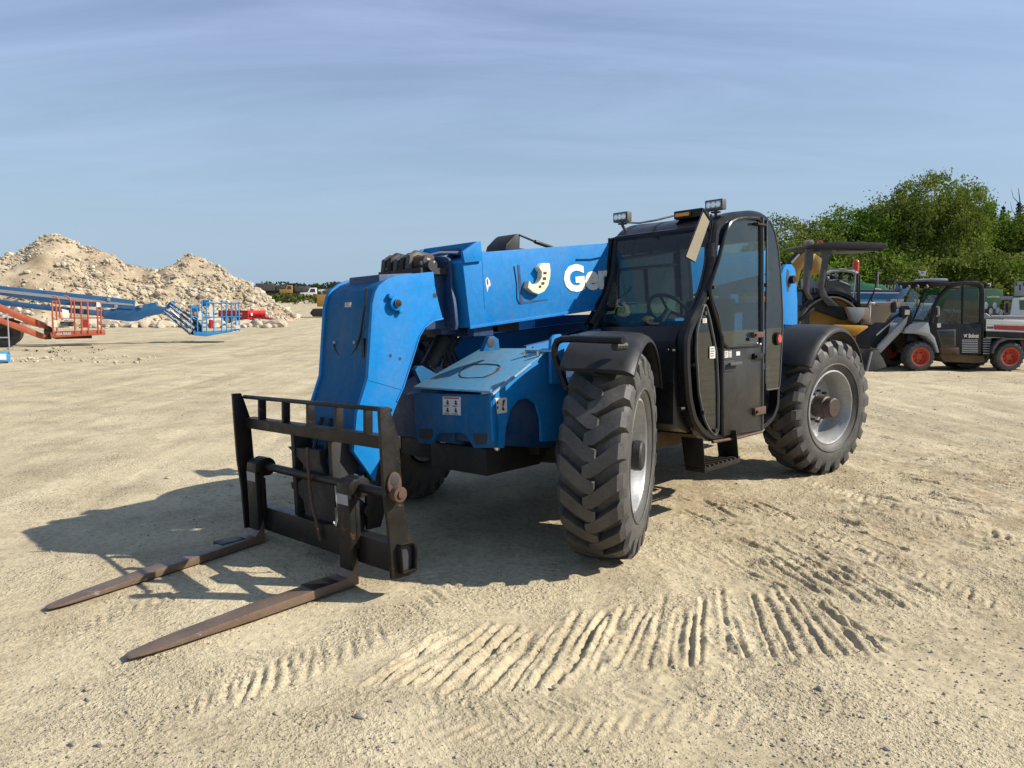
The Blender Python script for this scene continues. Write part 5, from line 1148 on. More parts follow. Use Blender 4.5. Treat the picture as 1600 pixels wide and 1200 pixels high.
# ================================================================== RIGHT BACKGROUND
zT = ZC(1350, 410, 6.316); zR = ZC(1200, 340, 4.614); zP = ZC(1220, 370, 7.5); zS = ZC(1300, 400, 10); zV = ZC(1510, 420, 8.567)
def small_wheel(name, parent, c, r_, w, rim, y_out=1, treads=18):
    "wheel with lugs; axis along y, centre c, outer face towards y_out"
    b = MB(); x, y, z = c; R_ = r_
    b.lathe([(R_*.55, w/2), (R_*.62, w/2+.01), (R_*.86, w/2), (R_*.93, w*.36), (R_*.94, -w*.36), (R_*.86, -w/2), (R_*.55, -w/2)], 'tyre', 40, c)
    for i in range(treads):
        for sgn in (1, -1):
            a0 = 2*math.pi*(i+(.5 if sgn < 0 else 0))/treads; vs = []
            for yy_, rr, da in ((sgn*w*.02, .935, -.10), (sgn*w*.3, .935, .0), (sgn*w*.52, .84, .06)):
                for dd, r2 in ((-.055, rr), (-.045, min(1, rr+.07)), (.045, min(1, rr+.07)), (.055, rr)):
                    a = a0+da+dd; vs.append((x+math.cos(a)*R_*r2, y+yy_, z+math.sin(a)*R_*r2))
            b.add(vs, [(0, 1, 2, 3), (8, 9, 10, 11)]+[(4*q+j, 4*q+4+j, 4*q+5+j, 4*q+1+j) for q in range(2) for j in range(3)], 'tyre')
    o = b.build(name, parent); s_ = y_out
    b = MB(); b.lathe([(R_*.60, s_*w*.5), (R_*.60, s_*w*.53), (R_*.53, s_*w*.52), (R_*.50, s_*w*.30), (R_*.44, s_*w*.12), (R_*.2, s_*w*.16), (R_*.18, s_*w*.26), (0, s_*w*.26)], rim, 32, c)
    for k in range(6): a = k*math.pi/3; b.cyl((x+math.cos(a)*R_*.30, y+s_*w*.1, z+math.sin(a)*R_*.30), (x+math.cos(a)*R_*.30, y+s_*w*.22, z+math.sin(a)*R_*.30), R_*.035, 'dark', 6)
    b.build('rim', o); return o
# ---- utility work machine
Y0 = 17.2; g = Vector(((1438-CX)/F*Y0*1.0, Y0, 0)); g = atY(1438, 582, Y0); K = Frame((g.x, Y0, 0.0), (-1, 0, 0), pitch=-1.6)
tm = thing('utility_work_machine', K.M, 'small black and white utility work machine with red wheels and a front loader', 'utility machine')
WD = -1.42
def kp(b, pts, y0, y1, m): b.prism(K.poly(pts, 1, y0), (0, y1-y0, 0), m)
b = MB(); kp(b, zT(745, 600, 1165, 600, 1160, 905, 1100, 915, 950, 900, 760, 880, 742, 845, 700, 740, 655, 690, 650, 600), 0, WD, 'black'); cb = b.build('cab', tm, bevel=.02)
b = MB()
# cab hoop outer frame (near and far side)
def hoop(y):
    p = [K.p(*a, 1, y) for a in zT(660, 600, 690, 440, 745, 340, 820, 260, 900, 215, 1000, 205, 1120, 208, 1155, 235, 1165, 300, 1160, 600)]
    b.tube(p, .055, 'black', 8)
hoop(-.03); b.build('roll_hoop', cb); b = MB(); hoop(WD+.03)
b.build('roll_hoop', cb); b = MB(); b.prism(K.poly(zT(700, 400, 730, 430, 730, 600, 655, 600), 1, -.02), (0, -.05, 0), 'black'); b.build('front_pillar', cb)
for y_ in (-.02, WD+.03): b = MB(); b.tube([K.p(*a, 1, y_) for a in zT(975, 225, 968, 600)], .022, 'black', 6); b.build('window_pillar', cb)
b = MB(); kp(b, zT(700, 215, 830, 200, 900, 195, 1130, 195, 1175, 240, 1160, 250, 1120, 215, 900, 222, 820, 240, 640, 235), .02, WD-.02, 'black'); b.prism(K.poly(zT(640, 185, 830, 195, 830, 235, 660, 240), 1, 0), (0, WD, 0), 'black'); rf = b.build('roof', cb, bevel=.02)
for k in range(4):
    yy_ = -.12-k*(abs(WD)-.24)/3; c = K.p(*zT(705, 228)[0], 1, 0); b = MB(); b.ball((c.x+.10, yy_, c.z), .055, 'lens', 6, (.5, 1, 1)); b.cyl((c.x+.0, yy_, c.z), (c.x+.10, yy_, c.z), .06, 'black', 12); b.build('roof_lamp', rf)
b = MB(); kp(b, zT(668, 165, 690, 158, 825, 158, 833, 170, 833, 188, 668, 188), -.3, -1.1, 'grey'); b.build('roof_vent', rf, bevel=.02)
b = MB(); b.prism(K.poly(zT(750, 590, 760, 500, 800, 370, 870, 280, 965, 240, 962, 595), 1, -.03), (0, .004, 0), 'glass'); b.build('door_window', cb)
b = MB(); b.prism(K.poly(zT(980, 240, 1125, 245, 1135, 595, 978, 595), 1, -.03), (0, .004, 0), 'glass'); b.build('rear_side_window', cb)
a = K.p(*zT(830, 225)[0], 1, 0); c = K.p(*zT(640, 600)[0], 1, 0); a = Vector((a.x+.12, 0, a.z-.08))
b = MB(); b.add([(a.x, -.06, a.z), (a.x, WD+.06, a.z), (c.x, WD+.06, c.z), (c.x, -.06, c.z)], [(0, 1, 2, 3)], 'glass'); b.build('windscreen', cb)
b = MB(); b.tube([(a.x, WD/2, a.z), (c.x, WD/2, c.z)], .018, 'black', 6); b.build('wiper', cb)
b = MB(); kp(b, zT(715, 665, 905, 660, 905, 830, 765, 835), .001, .006, 'dgrey'); kp(b, zT(735, 680, 890, 675, 890, 820, 775, 822), .007, .009, 'glassd'); b.build('lower_door_window', cb, bevel=.002)
b = MB()
for k in range(8): y0_ = 762+k*17; kp(b, zT(965, y0_, 1122, y0_-2, 1122, y0_+7, 965, y0_+9), .001, .012, 'grey')
b.build('louvre', cb)
for wd, (x0, y0_, x1, y1) in (('Bobcat', (1030, 705, 1130, 745)),):
    a = K.p(*zT(x0, y1)[0], 1, .004); c = K.p(*zT(x1, y1)[0], 1, .004); lettering(wd, 'lettering', cb, 'label', a, c-a, (0, 0, 1), width=(c-a).length, height=.095, bold=.05)
b = MB(); kp(b, zT(980, 705, 995, 715, 1010, 705, 1022, 712, 1010, 722, 1018, 742, 1000, 732, 985, 742, 990, 722), .001, .006, 'label'); b.build('emblem', cb)
b = MB(); kp(b, zT(720, 603, 758, 601, 758, 642, 722, 643), .002, .006, 'label'); b.build('white_sticker', cb)
b = MB(); b.tube([K.p(*a, 1, .05) for a in zT(715, 440, 735, 440, 735, 520, 715, 530)], .02, 'grey', 6); b.build('grab_handle', cb)
b = MB(); b.box((-1.1, -1.0, .75), (-.7, -.5, .85), 'seat'); b.box((-1.12, -1.0, .85), (-1.0, -.5, 1.35), 'seat'); b.build('seat', cb, bevel=.04)
b = MB(); b.tube([K.p(*a, 1, -.45) for a in zT(875, 450, 870, 500, 850, 550)], .02, 'grey', 6); b.tube([(-.35, -.6, 1.15), (-.25, -.6, 1.3), (-.35, -.6, 1.38), (-.42, -.6, 1.22)], .015, 'black', 6); b.build('steering_wheel', cb)
b = MB(); c = K.p(*zT(1210, 222)[0], 1, -.1); b.ball(c, .07, 'black', 6, (.8, .5, .6)); b.cyl((c.x-.05, -.1, c.z), (c.x-.07, -.1, c.z), .045, 'lens', 12); b.build('rear_lamp', cb)
b = MB(); kp(b, zT(400, 700, 420, 650, 470, 608, 560, 590, 640, 592, 655, 690, 700, 740, 745, 890, 722, 892, 690, 800, 620, 730, 540, 705, 470, 702), .02, -.35, 'grey'); b.build('front_mudguard', tm, bevel=.015); b = MB(); kp(b, zT(400, 700, 420, 650, 470, 608, 560, 590, 640, 592, 655, 690, 600, 700), WD, WD+.35, 'grey'); b.build('front_mudguard', tm, bevel=.015)
b = MB(); kp(b, zT(430, 700, 640, 640, 660, 880, 420, 900), -.35, WD+.35, 'black'); kp(b, zT(745, 880, 950, 900, 1190, 920, 1200, 990, 1100, 1000, 780, 985, 740, 920), -.06, WD+.06, 'brown'); kp(b, zT(905, 1000, 1140, 1000, 1110, 1045, 960, 1050), -.4, WD+.4, 'dark'); b.build('frame', tm, bevel=.02)
b = MB(); kp(b, zT(745, 840, 940, 838, 945, 920, 890, 900, 770, 905), .01, -.1, 'rust'); b.build('sill_step', tm, bevel=.01)
b = MB(); kp(b, zT(1168, 740, 1260, 740, 1240, 920, 1170, 920), -.05, WD+.05, 'black')
for k in range(7): kp(b, zT(1175, 750+k*24, 1255-k*3, 750+k*24, 1255-k*3, 758+k*24, 1175, 758+k*24), -.03, -.04, 'grey')
b.build('engine_grille', tm)
bed = MB(); kp(bed, zT(1205, 562, 1900, 575, 1900, 632, 1205, 608), 0, -.05, 'white'); kp(bed, zT(1205, 562, 1900, 575, 1900, 632, 1205, 608), WD+.05, WD, 'white'); kp(bed, zT(1180, 672, 1900, 700, 1900, 775, 1240, 742, 1180, 742), 0, WD, 'black'); bd = bed.build('cargo_bed', tm, bevel=.008)
b = MB(); kp(b, zT(1205, 610, 1900, 634, 1900, 697, 1205, 670), -.002, -.045, 'white'); kp(b, zT(1282, 618, 1900, 640, 1900, 690, 1282, 663), .002, -.003, 'maroon'); b.build('side_stripe', bd)
a = K.p(*zT(1210, 655)[0], 1, .004); c = K.p(*zT(1275, 657)[0], 1, .004); lettering('5600', 'lettering', bd, 'ink', a, c-a, (0, 0, 1), width=(c-a).length, height=.06, bold=.04)
b = MB(); kp(b, zT(1168, 560, 1203, 560, 1203, 742, 1168, 742), 0, WD, 'black'); b.build('bed_headboard', bd)
b = MB(); kp(b, zT(1260, 900, 1275, 830, 1320, 775, 1400, 748, 1545, 752, 1560, 765, 1420, 765, 1340, 795, 1290, 860, 1285, 900), .06, -.3, 'dgrey'); b.build('rear_mudguard', tm, bevel=.01)
b = MB(); kp(b, zT(1545, 760, 1800, 770, 1800, 800, 1580, 830, 1560, 880), -.1, -.2, 'rust'); kp(b, zT(1240, 740, 1900, 775, 1900, 830, 1300, 800), -.3, WD+.3, 'dark'); b.build('tail_frame', tm)
fw = K.p(*zT(550, 945)[0], 1, -.02); rw = K.p(*zT(1432, 962)[0], 1, -.02); gz0 = .345
for c in (fw, rw):
    z_ = c.x*math.sin(rad(-1.6))*-1; zc = gz0-(c.x*math.tan(rad(1.6)))
    small_wheel('wheel', tm, (c.x, -.12, zc), .345, .27, 'redrim', 1); small_wheel('wheel', tm, (c.x, WD+.12, zc), .345, .27, 'redrim', -1)
# loader arms and bucket
b = MB()
kp(b, zT(130, 815, 150, 800, 365, 560, 370, 600, 290, 700, 150, 870), -.30, -.24, 'grey'); b.build('loader_arm_brace', tm); b = MB()
kp(b, zT(135, 845, 440, 520, 420, 600, 385, 665, 165, 895, 145, 890), -.05, -.12, 'grey'); b.build('loader_arm', tm, bevel=.008); b = MB(); kp(b, zT(135, 845, 440, 520, 420, 600, 385, 665, 165, 895, 145, 890), WD+.12, WD+.05, 'grey'); la = b.build('loader_arm', tm, bevel=.008)
b = MB(); kp(b, zT(375, 450, 395, 430, 440, 430, 465, 480, 480, 590, 440, 680, 385, 720, 395, 650, 430, 560, 375, 540), -.06, -.2, 'black'); b.tube([K.p(*a, 1, -.2) for a in zT(420, 470, 300, 540, 180, 640)], .035, 'dark', 8); b.tube([K.p(*a, 1, -.2) for a in zT(300, 560, 120, 720)], .02, 'chrome', 8)
kp(b, zT(60, 740, 200, 640, 260, 600, 240, 700, 130, 850, 60, 830), -.35, WD+.35, 'dark'); b.build('loader_linkage', tm)
b = MB(); c = K.p(*zT(430, 490)[0], 1, -.05); b.box((c.x-.05, -.055, c.z-.06), (c.x+.06, -.048, c.z+.05), 'label'); b.build('white_sticker', tm)
b = MB(); bk_ = K.poly(zT(20, 1078, 35, 1085, 215, 1035, 222, 1020, 190, 950, 130, 860, 120, 870, 175, 960, 195, 1010, 40, 1060), 1, .05); b.prism(bk_, (0, WD-.1, 0), 'dgrey')
b.prism(K.poly(zT(25, 1078, 80, 870, 125, 862, 180, 950, 215, 1030, 40, 1082), 1, .06), (0, -.02, 0), 'dgrey'); b.prism(K.poly(zT(25, 1078, 80, 870, 125, 862, 180, 950, 215, 1030, 40, 1082), 1, WD-.05), (0, -.02, 0), 'dgrey'); b.prism(K.poly(zT(22, 1080, 42, 1084, 90, 880, 70, 880), 1, .065), (0, -.03, 0), 'grey'); b.build('bucket', tm, bevel=.005)
# ---- roller with canopy
YR_ = 19.5; g = atY(1305, 545, YR_); Rr = Frame((g.x, YR_, 0), (1, .06, 0))
rl = thing('road_roller', Rr.M, 'black and yellow road roller under a flat dark canopy', 'road roller')
def rp(b, pts, y0, y1, m): b.prism(Rr.poly(pts, 1, y0), (0, y1-y0, 0), m)
b = MB(); rp(b, zR(275, 205, 330, 190, 490, 174, 640, 175, 845, 184, 868, 198, 866, 222, 790, 234, 650, 226, 430, 228, 290, 222), -.2, 1.3, 'plastic'); rp(b, zR(480, 228, 820, 230, 800, 240, 500, 240), -.1, 1.2, 'grey'); cp = b.build('canopy', rl, bevel=.03)
b = MB(); rp(b, zR(282, 172, 300, 160, 325, 160, 335, 180, 330, 192, 285, 196), .2, .45, 'tan'); b.build('beacon', cp, bevel=.01)
b = MB(); rp(b, zR(368, 188, 370, 165, 397, 165, 400, 186), .5, .62, 'redlens'); b.build('beacon', cp, bevel=.01)
for y_ in (-.12, 1.1):
    b = MB(); rp(b, zR(278, 225, 335, 222, 325, 330, 300, 470, 300, 540, 330, 590, 290, 590, 262, 520, 262, 440), y_, y_+.1, 'dgrey'); b.build('canopy_post', cp, bevel=.02)
    b = MB(); rp(b, zR(385, 225, 470, 222, 445, 290, 425, 400, 405, 500, 430, 560, 520, 640, 440, 640, 375, 560, 368, 500, 400, 300), y_, y_+.1, 'dgrey'); b.build('canopy_post', cp, bevel=.02)
b = MB(); rp(b, zR(170, 520, 300, 515, 330, 590, 500, 620, 560, 655, 600, 720, 560, 740, 300, 650, 170, 640), .0, 1.2, 'dark'); rp(b, zR(175, 635, 300, 645, 300, 775, 175, 780), -.05, 1.0, 'dgrey'); b.tube([Rr.p(*a, 1, -.1) for a in zR(330, 655, 230, 740)], .045, 'dark', 8)
rp(b, zR(170, 530, 250, 530, 250, 640, 170, 640), -.06, .2, 'blue2'); b.build('body', rl, bevel=.03)
dc = Rr.p(*zR(440, 850)[0], 1, 0); b = MB(); b.lathe([(.84, 0.02), (.84, 1.5), (.80, 1.5), (.80, 0.02), (.84, .02)], 'drum', 64, (dc.x, -.1, .86)); b.lathe([(.80, .25), (.45, .35), (.0, .35)], 'gold', 40, (dc.x, -.1, .86)); b.build('drum', rl, ang=40)
b = MB(); pts = [(dc.x+math.cos(t)*.90, -.06, .86+math.sin(t)*.90) for t in np.linspace(.25, 2.6, 18)]; pin_ = [(dc.x+math.cos(t)*.98, -.06, .86+math.sin(t)*.98) for t in np.linspace(2.6, .25, 18)]; b.prism(pts+pin_, (0, 1.3, 0), 'black'); b.build('drum_guard', rl)
b = MB(); rp(b, zR(480, 772, 720, 780, 728, 800, 700, 862, 640, 858, 600, 830, 480, 815), -.15, .2, 'yellow'); rp(b, zR(635, 862, 700, 866, 695, 920, 640, 915), -.1, .2, 'tan'); b.build('yellow_frame', rl, bevel=.02)
b = MB(); rp(b, zR(565, 645, 740, 650, 740, 762, 690, 770, 690, 735, 640, 735, 640, 765, 600, 740), -.12, .9, 'tan'); rp(b, zR(570, 648, 700, 650, 698, 700, 650, 760, 610, 740), -.14, -.12, 'grey'); b.build('side_deck', rl, bevel=.01)
b = MB()
for y_ in (.0,): 
    b.tube([Rr.p(*a, 1, y_) for a in zR(605, 640, 632, 400, 625, 375, 430, 372)], .018, 'grey', 6); b.tube([Rr.p(*a, 1, y_) for a in zR(660, 640, 660, 420, 640, 405)], .02, 'dark', 6)
    b.tube([Rr.p(*a, 1, y_) for a in zR(760, 620, 745, 590, 775, 500, 785, 385, 830, 385)], .022, 'dark', 6); b.tube([Rr.p(*a, 1, y_-.1) for a in zR(770, 515, 815, 520)], .02, 'grey', 6); b.tube([Rr.p(*a, 1, y_-.1) for a in zR(790, 500, 795, 390)], .014, 'grey', 6)
    b.tube([Rr.p(*a, 1, y_) for a in zR(710, 640, 760, 545)], .02, 'dark', 6); b.tube([Rr.p(*a, 1, y_-.1) for a in zR(730, 760, 735, 640, 745, 615, 770, 620)], .025, 'white', 6)
b.build('handrail', rl)
for dx_ in (-1.7, 2.2):
    b = MB(); b.cyl((dc.x+dx_, .0, .5), (dc.x+dx_, 1.2, .5), .5, 'drum', 28); b.build('roller_drum', rl)
# operator seat area of the machine
b = MB(); rp(b, zR(295, 440, 330, 430, 345, 500, 330, 560, 300, 560), .3, .8, 'grey'); rp(b, zR(330, 500, 400, 505, 420, 590, 350, 590), .2, .9, 'dgrey'); rp(b, zR(400, 535, 410, 530, 445, 585, 435, 595), -.1, -.05, 'white'); b.build('operator_console', rl, bevel=.02)
# ---- dark machine behind the roller
YD = 22.5; g = atY(1325, 540, YD); Df = Frame((g.x, YD, 0), (1, 0, 0))
dm = thing('paving_machine', Df.M, 'dark machine with an arched rail and a red beacon behind the roller', 'paving machine')
def dp(b, pts, y0, y1, m): b.prism(Df.poly(pts, 1, y0), (0, y1-y0, 0), m)
b = MB(); dp(b, zR(400, 500, 415, 455, 510, 450, 600, 495, 600, 640, 400, 640), 0, 1.4, 'dgrey'); dp(b, zR(505, 448, 530, 445, 605, 480, 600, 500, 510, 465), -.02, 1.0, 'white'); dp(b, zR(400, 640, 900, 640, 900, 820, 400, 820), .1, 1.3, 'dark'); hb = b.build('body', dm, bevel=.03)
b = MB(); b.tube([Df.p(*a, 1, 0) for a in zR(418, 402, 460, 385, 530, 378, 600, 385, 645, 402)], .05, 'grey', 8); b.tube([Df.p(*a, 1, 0) for a in zR(418, 402, 415, 500)], .03, 'dark', 8); b.tube([Df.p(*a, 1, 0) for a in zR(645, 402, 650, 640)], .04, 'dark', 8); b.build('arched_rail', dm)
b = MB()
for k, (x_0, y_0) in enumerate(((430, 440), (460, 425), (490, 420), (520, 440), (560, 430), (590, 440))): b.ball(Df.p(*zR(x_0, y_0)[0], 1, .2), .07, 'dark' if k % 2 else 'grey', 5)
for x_0 in (540, 575, 520): b.tube([Df.p(*a, 1, .1) for a in zR(x_0, 520, x_0+10, 560, x_0-5, 600)], .03, 'grey', 6)
b.build('control_levers', dm)
b = MB(); c = Df.p(*zR(634, 350)[0], 1, .1); b.cyl((c.x, .1, c.z-.14), (c.x, .1, c.z+.1), .09, 'redlens', 12); b.ball((c.x, .1, c.z+.1), .09, 'redlens', 6); b.build('beacon', dm)
b = MB(); b.cyl((c.x, .1, 1.2), (c.x, .1, c.z-.14), .03, 'dark', 8); b.cyl((c.x, .1, c.z-.2), (c.x, .1, c.z-.14), .1, 'dark', 10); b.build('beacon_pole', dm)
b = MB(); dp(b, zR(740, 622, 760, 612, 958, 608, 945, 640, 890, 690, 835, 765, 740, 775), -.2, 1.2, 'tan'); dp(b, zR(775, 630, 800, 630, 798, 638, 775, 638), -.21, -.2, 'ink'); b.build('hood', dm, bevel=.03)
b = MB(); dp(b, zR(885, 640, 892, 610, 925, 605, 932, 650, 920, 688, 890, 686), -.35, -.3, 'black'); b.build('mirror', dm, bevel=.02)
b = MB()
for x_0 in (470, 850): b.cyl((Df.p(*zR(x_0, 800)[0], 1, 0)).x*Vector((1, 0, 0))+Vector((0, 0, .5)), (Df.p(*zR(x_0, 800)[0], 1, 0)).x*Vector((1, 0, 0))+Vector((0, 1.3, .5)), .5, 'tyre', 24); b.build('wheel', dm); b = MB()
# ---- second blue telehandler behind
YB = 27.0; g = atY(1380, 530, YB); Tf = Frame((g.x, YB, 0), (1, 0, 0))
t2 = thing('telehandler', Tf.M, 'second blue telehandler far behind, only its boom showing beside the work machine', 'telehandler')
def tp(b, pts, y0, y1, m): b.prism(Tf.poly(pts, 1, y0), (0, y1-y0, 0), m)
b = MB(); tp(b, zS(300, 560, 1060, 565, 1090, 440, 1150, 430, 1210, 470, 1215, 520, 1130, 640, 1100, 715, 850, 718, 300, 700), 0, .5, 'blue2'); tp(b, zS(300, 525, 1060, 525, 1060, 562, 300, 562), .02, .45, 'dark'); tb2 = b.build('boom', t2, bevel=.02)
b = MB(); tp(b, zS(300, 568, 1050, 570, 1050, 582, 300, 580), -.02, 0, 'white'); tp(b, zS(300, 675, 850, 680, 845, 716, 300, 718), -.02, 0, 'blue3'); b.build('side_stripe', tb2)
a = Tf.p(*zS(912, 712)[0], 1, -.01); c = Tf.p(*zS(1095, 712)[0], 1, -.01); lettering('GTH-1056', 'lettering', tb2, 'label', a, c-a, (0, 0, 1), width=(c-a).length*1.15, height=.088, bold=.04)
b = MB()
for x_0, y_0 in ((830, 375), (890, 365), (970, 340)): b.tube([Tf.p(*a, 1, .2) for a in zS(x_0, y_0+110, x_0-5, y_0+50, x_0+20, y_0+10, x_0+50, y_0, x_0+80, y_0+15)], .025, 'dark', 6)
for x_0 in (830, 880, 940, 980): b.tube([Tf.p(*a, 1, .1) for a in zS(x_0, 450, x_0-5, 525)], .02, 'grey', 6)
b.build('boom_hose', tb2)
b = MB(); b.box((-3, .1, .6), (2.8, 1.9, 1.25), 'blue2'); b.build('chassis', t2, bevel=.03)
for x_0 in (-2, 1.8):
    for y_ in (0, 1.9): b = MB(); b.cyl((x_0, y_, .65), (x_0, y_+.35, .65), .65, 'tyre', 28); b.build('wheel', t2)
# ---- green machines behind
YG = 31.0; g = atY(1440, 520, YG); Gf = Frame((g.x, YG, 0), (1, 0, 0))
gm = thing('green_conveyor', Gf.M, 'long green screening conveyor behind the blue boom', 'conveyor')
b = MB(); b.prism(Gf.poly([(1244, 456), (1262, 456), (1343, 445), (1349, 440), (1354, 443), (1380, 445), (1388, 452), (1388, 458), (1244, 470)], 1, 0), (0, 1.5, 0), 'green'); b.build('side_panel', gm, bevel=.02)
for x_0 in (1255, 1380): b = MB(); p_ = Gf.p(x_0, 462, 1, .7); b.cyl((p_.x, .7, 0), (p_.x, .7, p_.z), .12, 'green', 8); b.build('leg', gm)
b = MB(); p_ = Gf.p(1240, 500, 1, 0); b.box((p_.x, .2, .5), (p_.x+3.5, 1.4, 1.0), 'dark'); b.build('undercarriage', gm)
g = atY(1545, 520, 29); Hf = Frame((g.x, 29, 0), (1, 0, 0)); gh = thing('hopper', Hf.M, 'dark green hopper trailer between the work machine and the white truck', 'hopper')
b = MB(); b.prism(Hf.poly([(1490, 452), (1535, 451), (1555, 451), (1568, 453), (1568, 465), (1562, 478), (1540, 483), (1490, 483)], 1, 0), (0, 2.0, 0), 'dgreen'); hh = b.build('hopper_body', gh, bevel=.03)
a = Hf.p(*zV(278, 385)[0], 1, -.01); c = Hf.p(*zV(438, 385)[0], 1, -.01); lettering('Land Pride', 'lettering', hh, 'label', a, c-a, (0, 0, 1), width=(c-a).length, height=.07, bold=.03)
for x_0 in (1500, 1550):
    b = MB(); p_ = Hf.p(x_0, 483, 1, .4); b.box((p_.x-.1, .3, 0.0), (p_.x+.1, 1.7, p_.z+.1), 'dark'); b.build('leg', gh)
b = MB(); b.prism(Gf.poly(zT(420, 395, 690, 405, 680, 450, 440, 450), 1, -2.0), (0, 1.5, 0), 'cream'); b.prism(Gf.poly(zT(430, 450, 680, 450, 660, 520, 500, 520), 1, -2.0), (0, 1.5, 0), 'dgrey')
p_ = Gf.p(1440, 500, 1, -1); b.cyl((p_.x-.5, -1.5, 0), (p_.x-.5, -1.5, 1.6), .1, 'dark', 8); b.cyl((p_.x+.8, -1.5, 0), (p_.x+.8, -1.5, 1.6), .1, 'dark', 8); b.build('discharge_chute', gm, bevel=.02)
# ---- ochre excavator arm behind the cab
YX = 26.0; g = atY(1245, 535, YX); Xf = Frame((g.x, YX, 0), (1, 0, 0)); xa = thing('excavator', Xf.M, 'yellow excavator whose raised boom slopes behind the roller canopy', 'excavator')
def xp(b, pts, y0, y1, m): b.prism(Xf.poly(pts, 1, y0), (0, y1-y0, 0), m)
b = MB(); xp(b, zP(95, 350, 120, 330, 270, 185, 330, 165, 325, 260, 280, 330, 235, 400, 190, 600, 130, 600, 125, 420), 0, .4, 'gold'); xp(b, zP(330, 165, 420, 210, 500, 265, 470, 330, 465, 440, 400, 430, 390, 300, 325, 240), .0, .4, 'gold'); ab = b.build('boom', xa, bevel=.02)
b = MB(); b.tube([Xf.p(*a, 1, -.1) for a in zP(80, 320, 180, 215, 300, 120)], .09, 'dark', 8); b.tube([Xf.p(*a, 1, -.15) for a in zP(120, 305, 210, 205)], .05, 'chrome', 8); b.build('cylinder', xa)
b = MB(); b.box((-2.2, -.2, 1.0), (1.2, 2.2, 1.7), 'gold'); b.build('house', xa, bevel=.05)
for y_ in (-.3, 1.8): b = MB(); b.ybar([(-2.2, .1), (-2.4, .5), (-2.2, .9), (1.4, .9), (1.6, .5), (1.4, .05)], y_, y_+.5, 'dark'); b.build('track', xa, bevel=.03)
# ---- white truck at the right edge
YW = 22.0; g = atY(1592, 540, YW); Wf = Frame((g.x, YW, 0), (.84, -.54, 0)); wt_ = thing('white_truck', Wf.M, 'white truck cab with a grey crate on its roof at the right edge', 'truck')
def wp(b, pts, y0, y1, m): b.prism(Wf.poly(pts, 1, y0), (0, y1-y0, 0), m)
b = MB(); wp(b, zV(620, 385, 900, 390, 900, 900, 500, 900, 500, 640, 585, 625), 0, 1.8, 'white'); wc = b.build('cab', wt_, bevel=.05)
b = MB(); wp(b, zV(705, 420, 880, 420, 880, 550, 715, 550), -.01, .01, 'glassd'); b.build('side_window', wc); b = MB(); wp(b, zV(505, 440, 575, 420, 580, 600, 505, 620), .1, .2, 'tan'); wp(b, zV(525, 470, 558, 460, 560, 580, 525, 590), .05, .1, 'dark'); b.build('headlamp_panel', wc)
b = MB()
for k in range(4): b.ball(Wf.p(*zV(490+k*36, 392)[0], 1, .1), .06, 'grey', 5)
b.build('roof_lamps', wc)
b = MB(); wp(b, zV(650, 175, 900, 170, 900, 360, 640, 365), .2, 1.5, 'grey'); b.build('roof_crate', wt_, bevel=.02)
b = MB()
for k in range(5): wp(b, zV(655+k*50, 180+(k % 2)*30, 680+k*50, 180+(k % 2)*30, 680+k*50, 230+(k % 2)*60, 655+k*50, 230+(k % 2)*60), .195, .2, 'dgrey')
b.build('crate_opening', wt_)
b = MB(); b.box((.62, .05, .55), (3.6, 1.75, 1.9), 'white'); b.build('body', wt_, bevel=.04)
for x_0 in (-.1, 2.6): b = MB(); b.cyl((x_0, 0, .5), (x_0, .3, .5), .5, 'tyre', 24); b.build('wheel', wt_)
b = MB(); wp(b, zV(215, 600, 260, 600, 360, 665, 220, 668), -1.2, -.6, 'grey'); wp(b, zV(330, 630, 900, 640, 900, 670, 340, 668), -1.2, -.3, 'grey'); b.build('front_bumper', wt_)
# bits of small plant between them
g = atY(1553, 520, 23); Pf = Frame((g.x, 23, 0), (1, 0, 0)); sm = thing('compact_plant', Pf.M, 'dark compact engine unit with pale round fittings in front of the hopper', 'engine unit')
b = MB(); b.box((-.4, 0, 0), (.5, .8, 1.1), 'dark'); b.build('engine', sm, bevel=.05); b = MB()
for a in zV(262, 495, 380, 495, 325, 570, 460, 590, 420, 560): b.ball(Pf.p(*a, 1, -.05), .06, 'white', 5, (1, 1, 1.8))
b.tube([Pf.p(*a, 1, 0) for a in zV(240, 590, 290, 530, 340, 520)], .06, 'rust', 6); b.build('fittings', sm)
# ---- small sign on two rods
g = atY(1441, 500, 24); Nf = Frame((g.x, 24, 0), (1, 0, 0)); sg_ = thing('marker_sign', Nf.M, 'small pale blue marker panel on two thin rods above the utility machine', 'sign')
b = MB(); b.prism(Nf.poly(zT(537, 78, 560, 88, 618, 82, 605, 132, 560, 128), 1, 0), (0, .03, 0), 'label'); b.prism(Nf.poly(zT(562, 92, 595, 92, 590, 112, 565, 112), 1, -.002), (0, .002, 0), 'blue3'); b.build('panel', sg_)
for q0, q1 in ((540, 520), (603, 603)):
    b = MB(); p0 = Nf.p(*zT(q0, 110)[0], 1, .04); b.cyl((p0.x-.0, .04, 0), p0, .015, 'dgrey', 6); b.build('rod', sg_)
